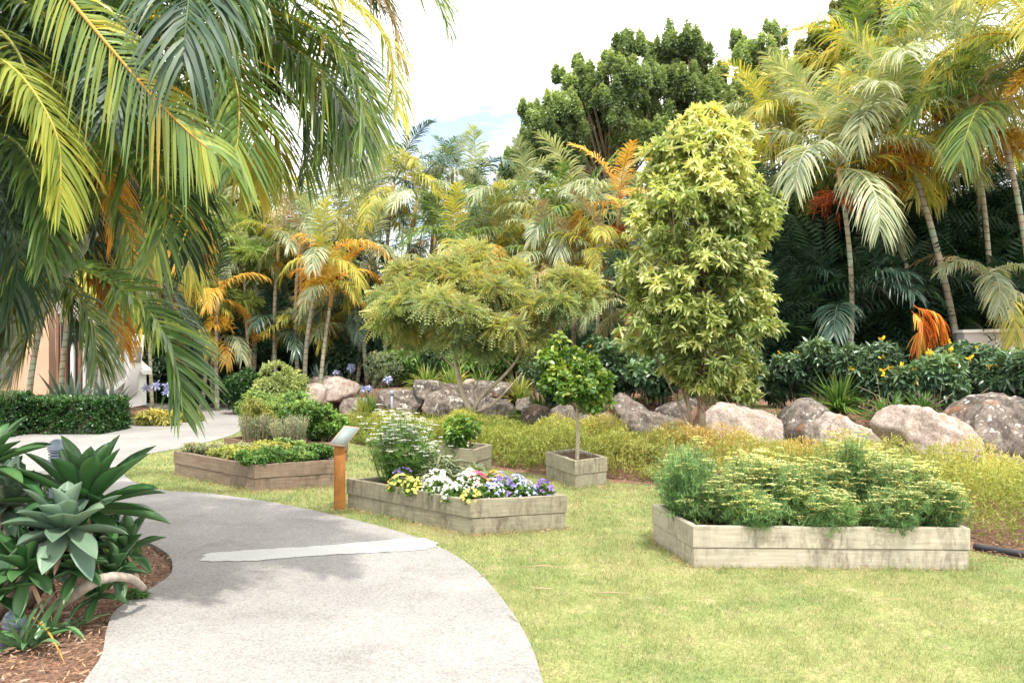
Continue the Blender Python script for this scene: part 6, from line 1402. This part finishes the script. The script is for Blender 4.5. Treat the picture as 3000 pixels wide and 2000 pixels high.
# number post "8"
n8 = thing('number_post', 'white leaning round post marked 8 at the end of the white stair wall', 'sign', None, tuple(at(310, 900, 20.2) * (1, 1, 0)))
og8 = at(310, 900, 20.2) * (1, 1, 0)
B = MB(); add_tube(B, [at(298, 905, 20.2) - og8, at(308, 840, 20.2) - og8, at(320, 768, 20.2) - og8], [.15, .14, .14], 18); B.obj('post', wall, n8, True)
cu = bpy.data.curves.new('numeral', 'FONT'); cu.body = '8'; cu.size = .36; cu.align_x = 'CENTER'; cu.align_y = 'CENTER'; cu.extrude = .004; cu.offset = .008
tmp = bpy.data.objects.new('tmp', cu); COL.objects.link(tmp); bpy.context.view_layer.update(); me8 = bpy.data.meshes.new_from_object(tmp.evaluated_get(bpy.context.evaluated_depsgraph_get())); bpy.data.objects.remove(tmp); to = link('numeral', me8, n8); q8 = at(314, 815, 20.2) - og8; to.location = (q8[0], q8[1] - .16, q8[2]); to.rotation_euler = (R(90), R(-4), 0)
me8.materials.clear(); me8.materials.append(solid('grey numeral paint', (.6, .6, .6)))
cu2 = slab('dark_band', [(299, 797), (326, 797), (323, 833), (297, 833)], 20.2 - .148, .006, solid('grey sign band', (.22, .22, .23)), n8, og8)

# a few straw blades and twigs lying on the lawn
B = MB()
for (u, v, L, a) in ((1240, 1310, .3, .1), (1245, 1362, .16, .05), (1400, 1372, .22, .0), (1110, 1330, .1, .8), (1180, 1430, .12, 2)):
    p = gp(u, v) + (0, 0, .028); d = np.array([math.cos(a), math.sin(a), 0]) * L / 2
    add_tube(B, [p - d, p + (0, 0, .008), p + d], [.002, .004, .002], 4, .9)
tag(B.obj('straw', M['dry']), 'scattered straw bits on the lawn', 'litter', kind='stuff')
# bare twigs under the shrubs at right
B = MB()
for _ in range(90):
    a = np.array([rng.uniform(5.3, 6.6), rng.uniform(12.4, 13.2), 0.]); a[2] = float(gz(a[0], a[1])) - .05; d = rng.normal(0, .24, 3); d[2] = abs(d[2]) * .8 + .05
    limb(B, a, a + d, .006, .003, -.1, 4)
tag(B.obj('twigs', M['twig']), 'tangle of bare grey twigs below the right shrubs', 'twigs', kind='stuff')
# ================================================================== CAMERA, LIGHT, SKY
cam = bpy.data.cameras.new('camera'); co = bpy.data.objects.new('camera', cam); COL.objects.link(co)
co.location = (0, 0, EYE); co.rotation_euler = (R(90), 0, 0); cam.sensor_width = 36; cam.lens = 36 * FOC / 2352
cam.shift_y = -(784 - HOR) / 2352 * -1 * -1   # horizon sits a little below the middle
cam.clip_end = 2000; sc.camera = co
SUN_EL, SUN_AZ = 63, 20      # azimuth: degrees to the right of straight behind the camera
el, az = R(SUN_EL), R(SUN_AZ)
sd = Vector((math.sin(az) * math.cos(el), -math.cos(az) * math.cos(el), math.sin(el)))
sl = bpy.data.lights.new('sun', 'SUN'); sl.energy = 4.4; sl.angle = R(1.2); sl.color = (1, .955, .87)
so = bpy.data.objects.new('sun', sl); COL.objects.link(so); so.rotation_euler = (-sd).to_track_quat('-Z', 'Y').to_euler(); so.location = (5, -5, 20)
w = bpy.data.worlds.new('World'); sc.world = w; w.use_nodes = True; nt = w.node_tree; nt.nodes.clear()
out = nt.nodes.new('ShaderNodeOutputWorld')
sky = nt.nodes.new('ShaderNodeTexSky'); sky.sky_type = 'NISHITA'; sky.sun_disc = False; sky.sun_elevation = el; sky.sun_rotation = math.atan2(sd.x, sd.y)
tc = node(nt, 'ShaderNodeTexCoord'); G = tc.outputs['Generated']
mp = node(nt, 'ShaderNodeMapping', {'Vector': G, 'Scale': (1, 1, 3.4)})
n1 = noise(nt, 4.5, mp.outputs[0], 8, .6)
# opening in the cloud low over the garden
dv = node(nt, 'ShaderNodeVectorMath', {0: G, 1: tuple(Vector((-.06, 1, .24)).normalized())}, operation='DISTANCE')
hole = ramp(nt, dv.outputs['Value'], [(0, (.44,) * 3), (.1, (.34,) * 3), (.2, (0, 0, 0))])
sb = node(nt, 'ShaderNodeMath', {0: n1, 1: hole}, operation='SUBTRACT')
cl = ramp(nt, sb.outputs[0], [(.12, (.1,) * 3), (.4, (.97,) * 3)])
cloud = mixc(nt, cl, sky.outputs[0], (11.5, 11.4, 11.2))
skyb = mixc(nt, 1, sky.outputs[0], (1.5, 1.5, 1.5), 'MULTIPLY')
cloud = mixc(nt, cl, skyb, (15, 15, 14.8))
bg = node(nt, 'ShaderNodeBackground', {'Color': cloud, 'Strength': .15}); nt.links.new(bg.outputs[0], out.inputs[0])
sc.view_settings.view_transform = 'Standard'; sc.view_settings.look = 'None'; sc.view_settings.gamma = 1; sc.view_settings.exposure = .33
sc.render.engine = 'CYCLES'; c = sc.cycles
c.use_denoising = True; c.max_bounces = 6; c.diffuse_bounces = 4; c.glossy_bounces = 2; c.transmission_bounces = 3; c.transparent_max_bounces = 4
c.use_adaptive_sampling = True; c.adaptive_threshold = .02; c.sample_clamp_indirect = 8
sc.render.film_transparent = False
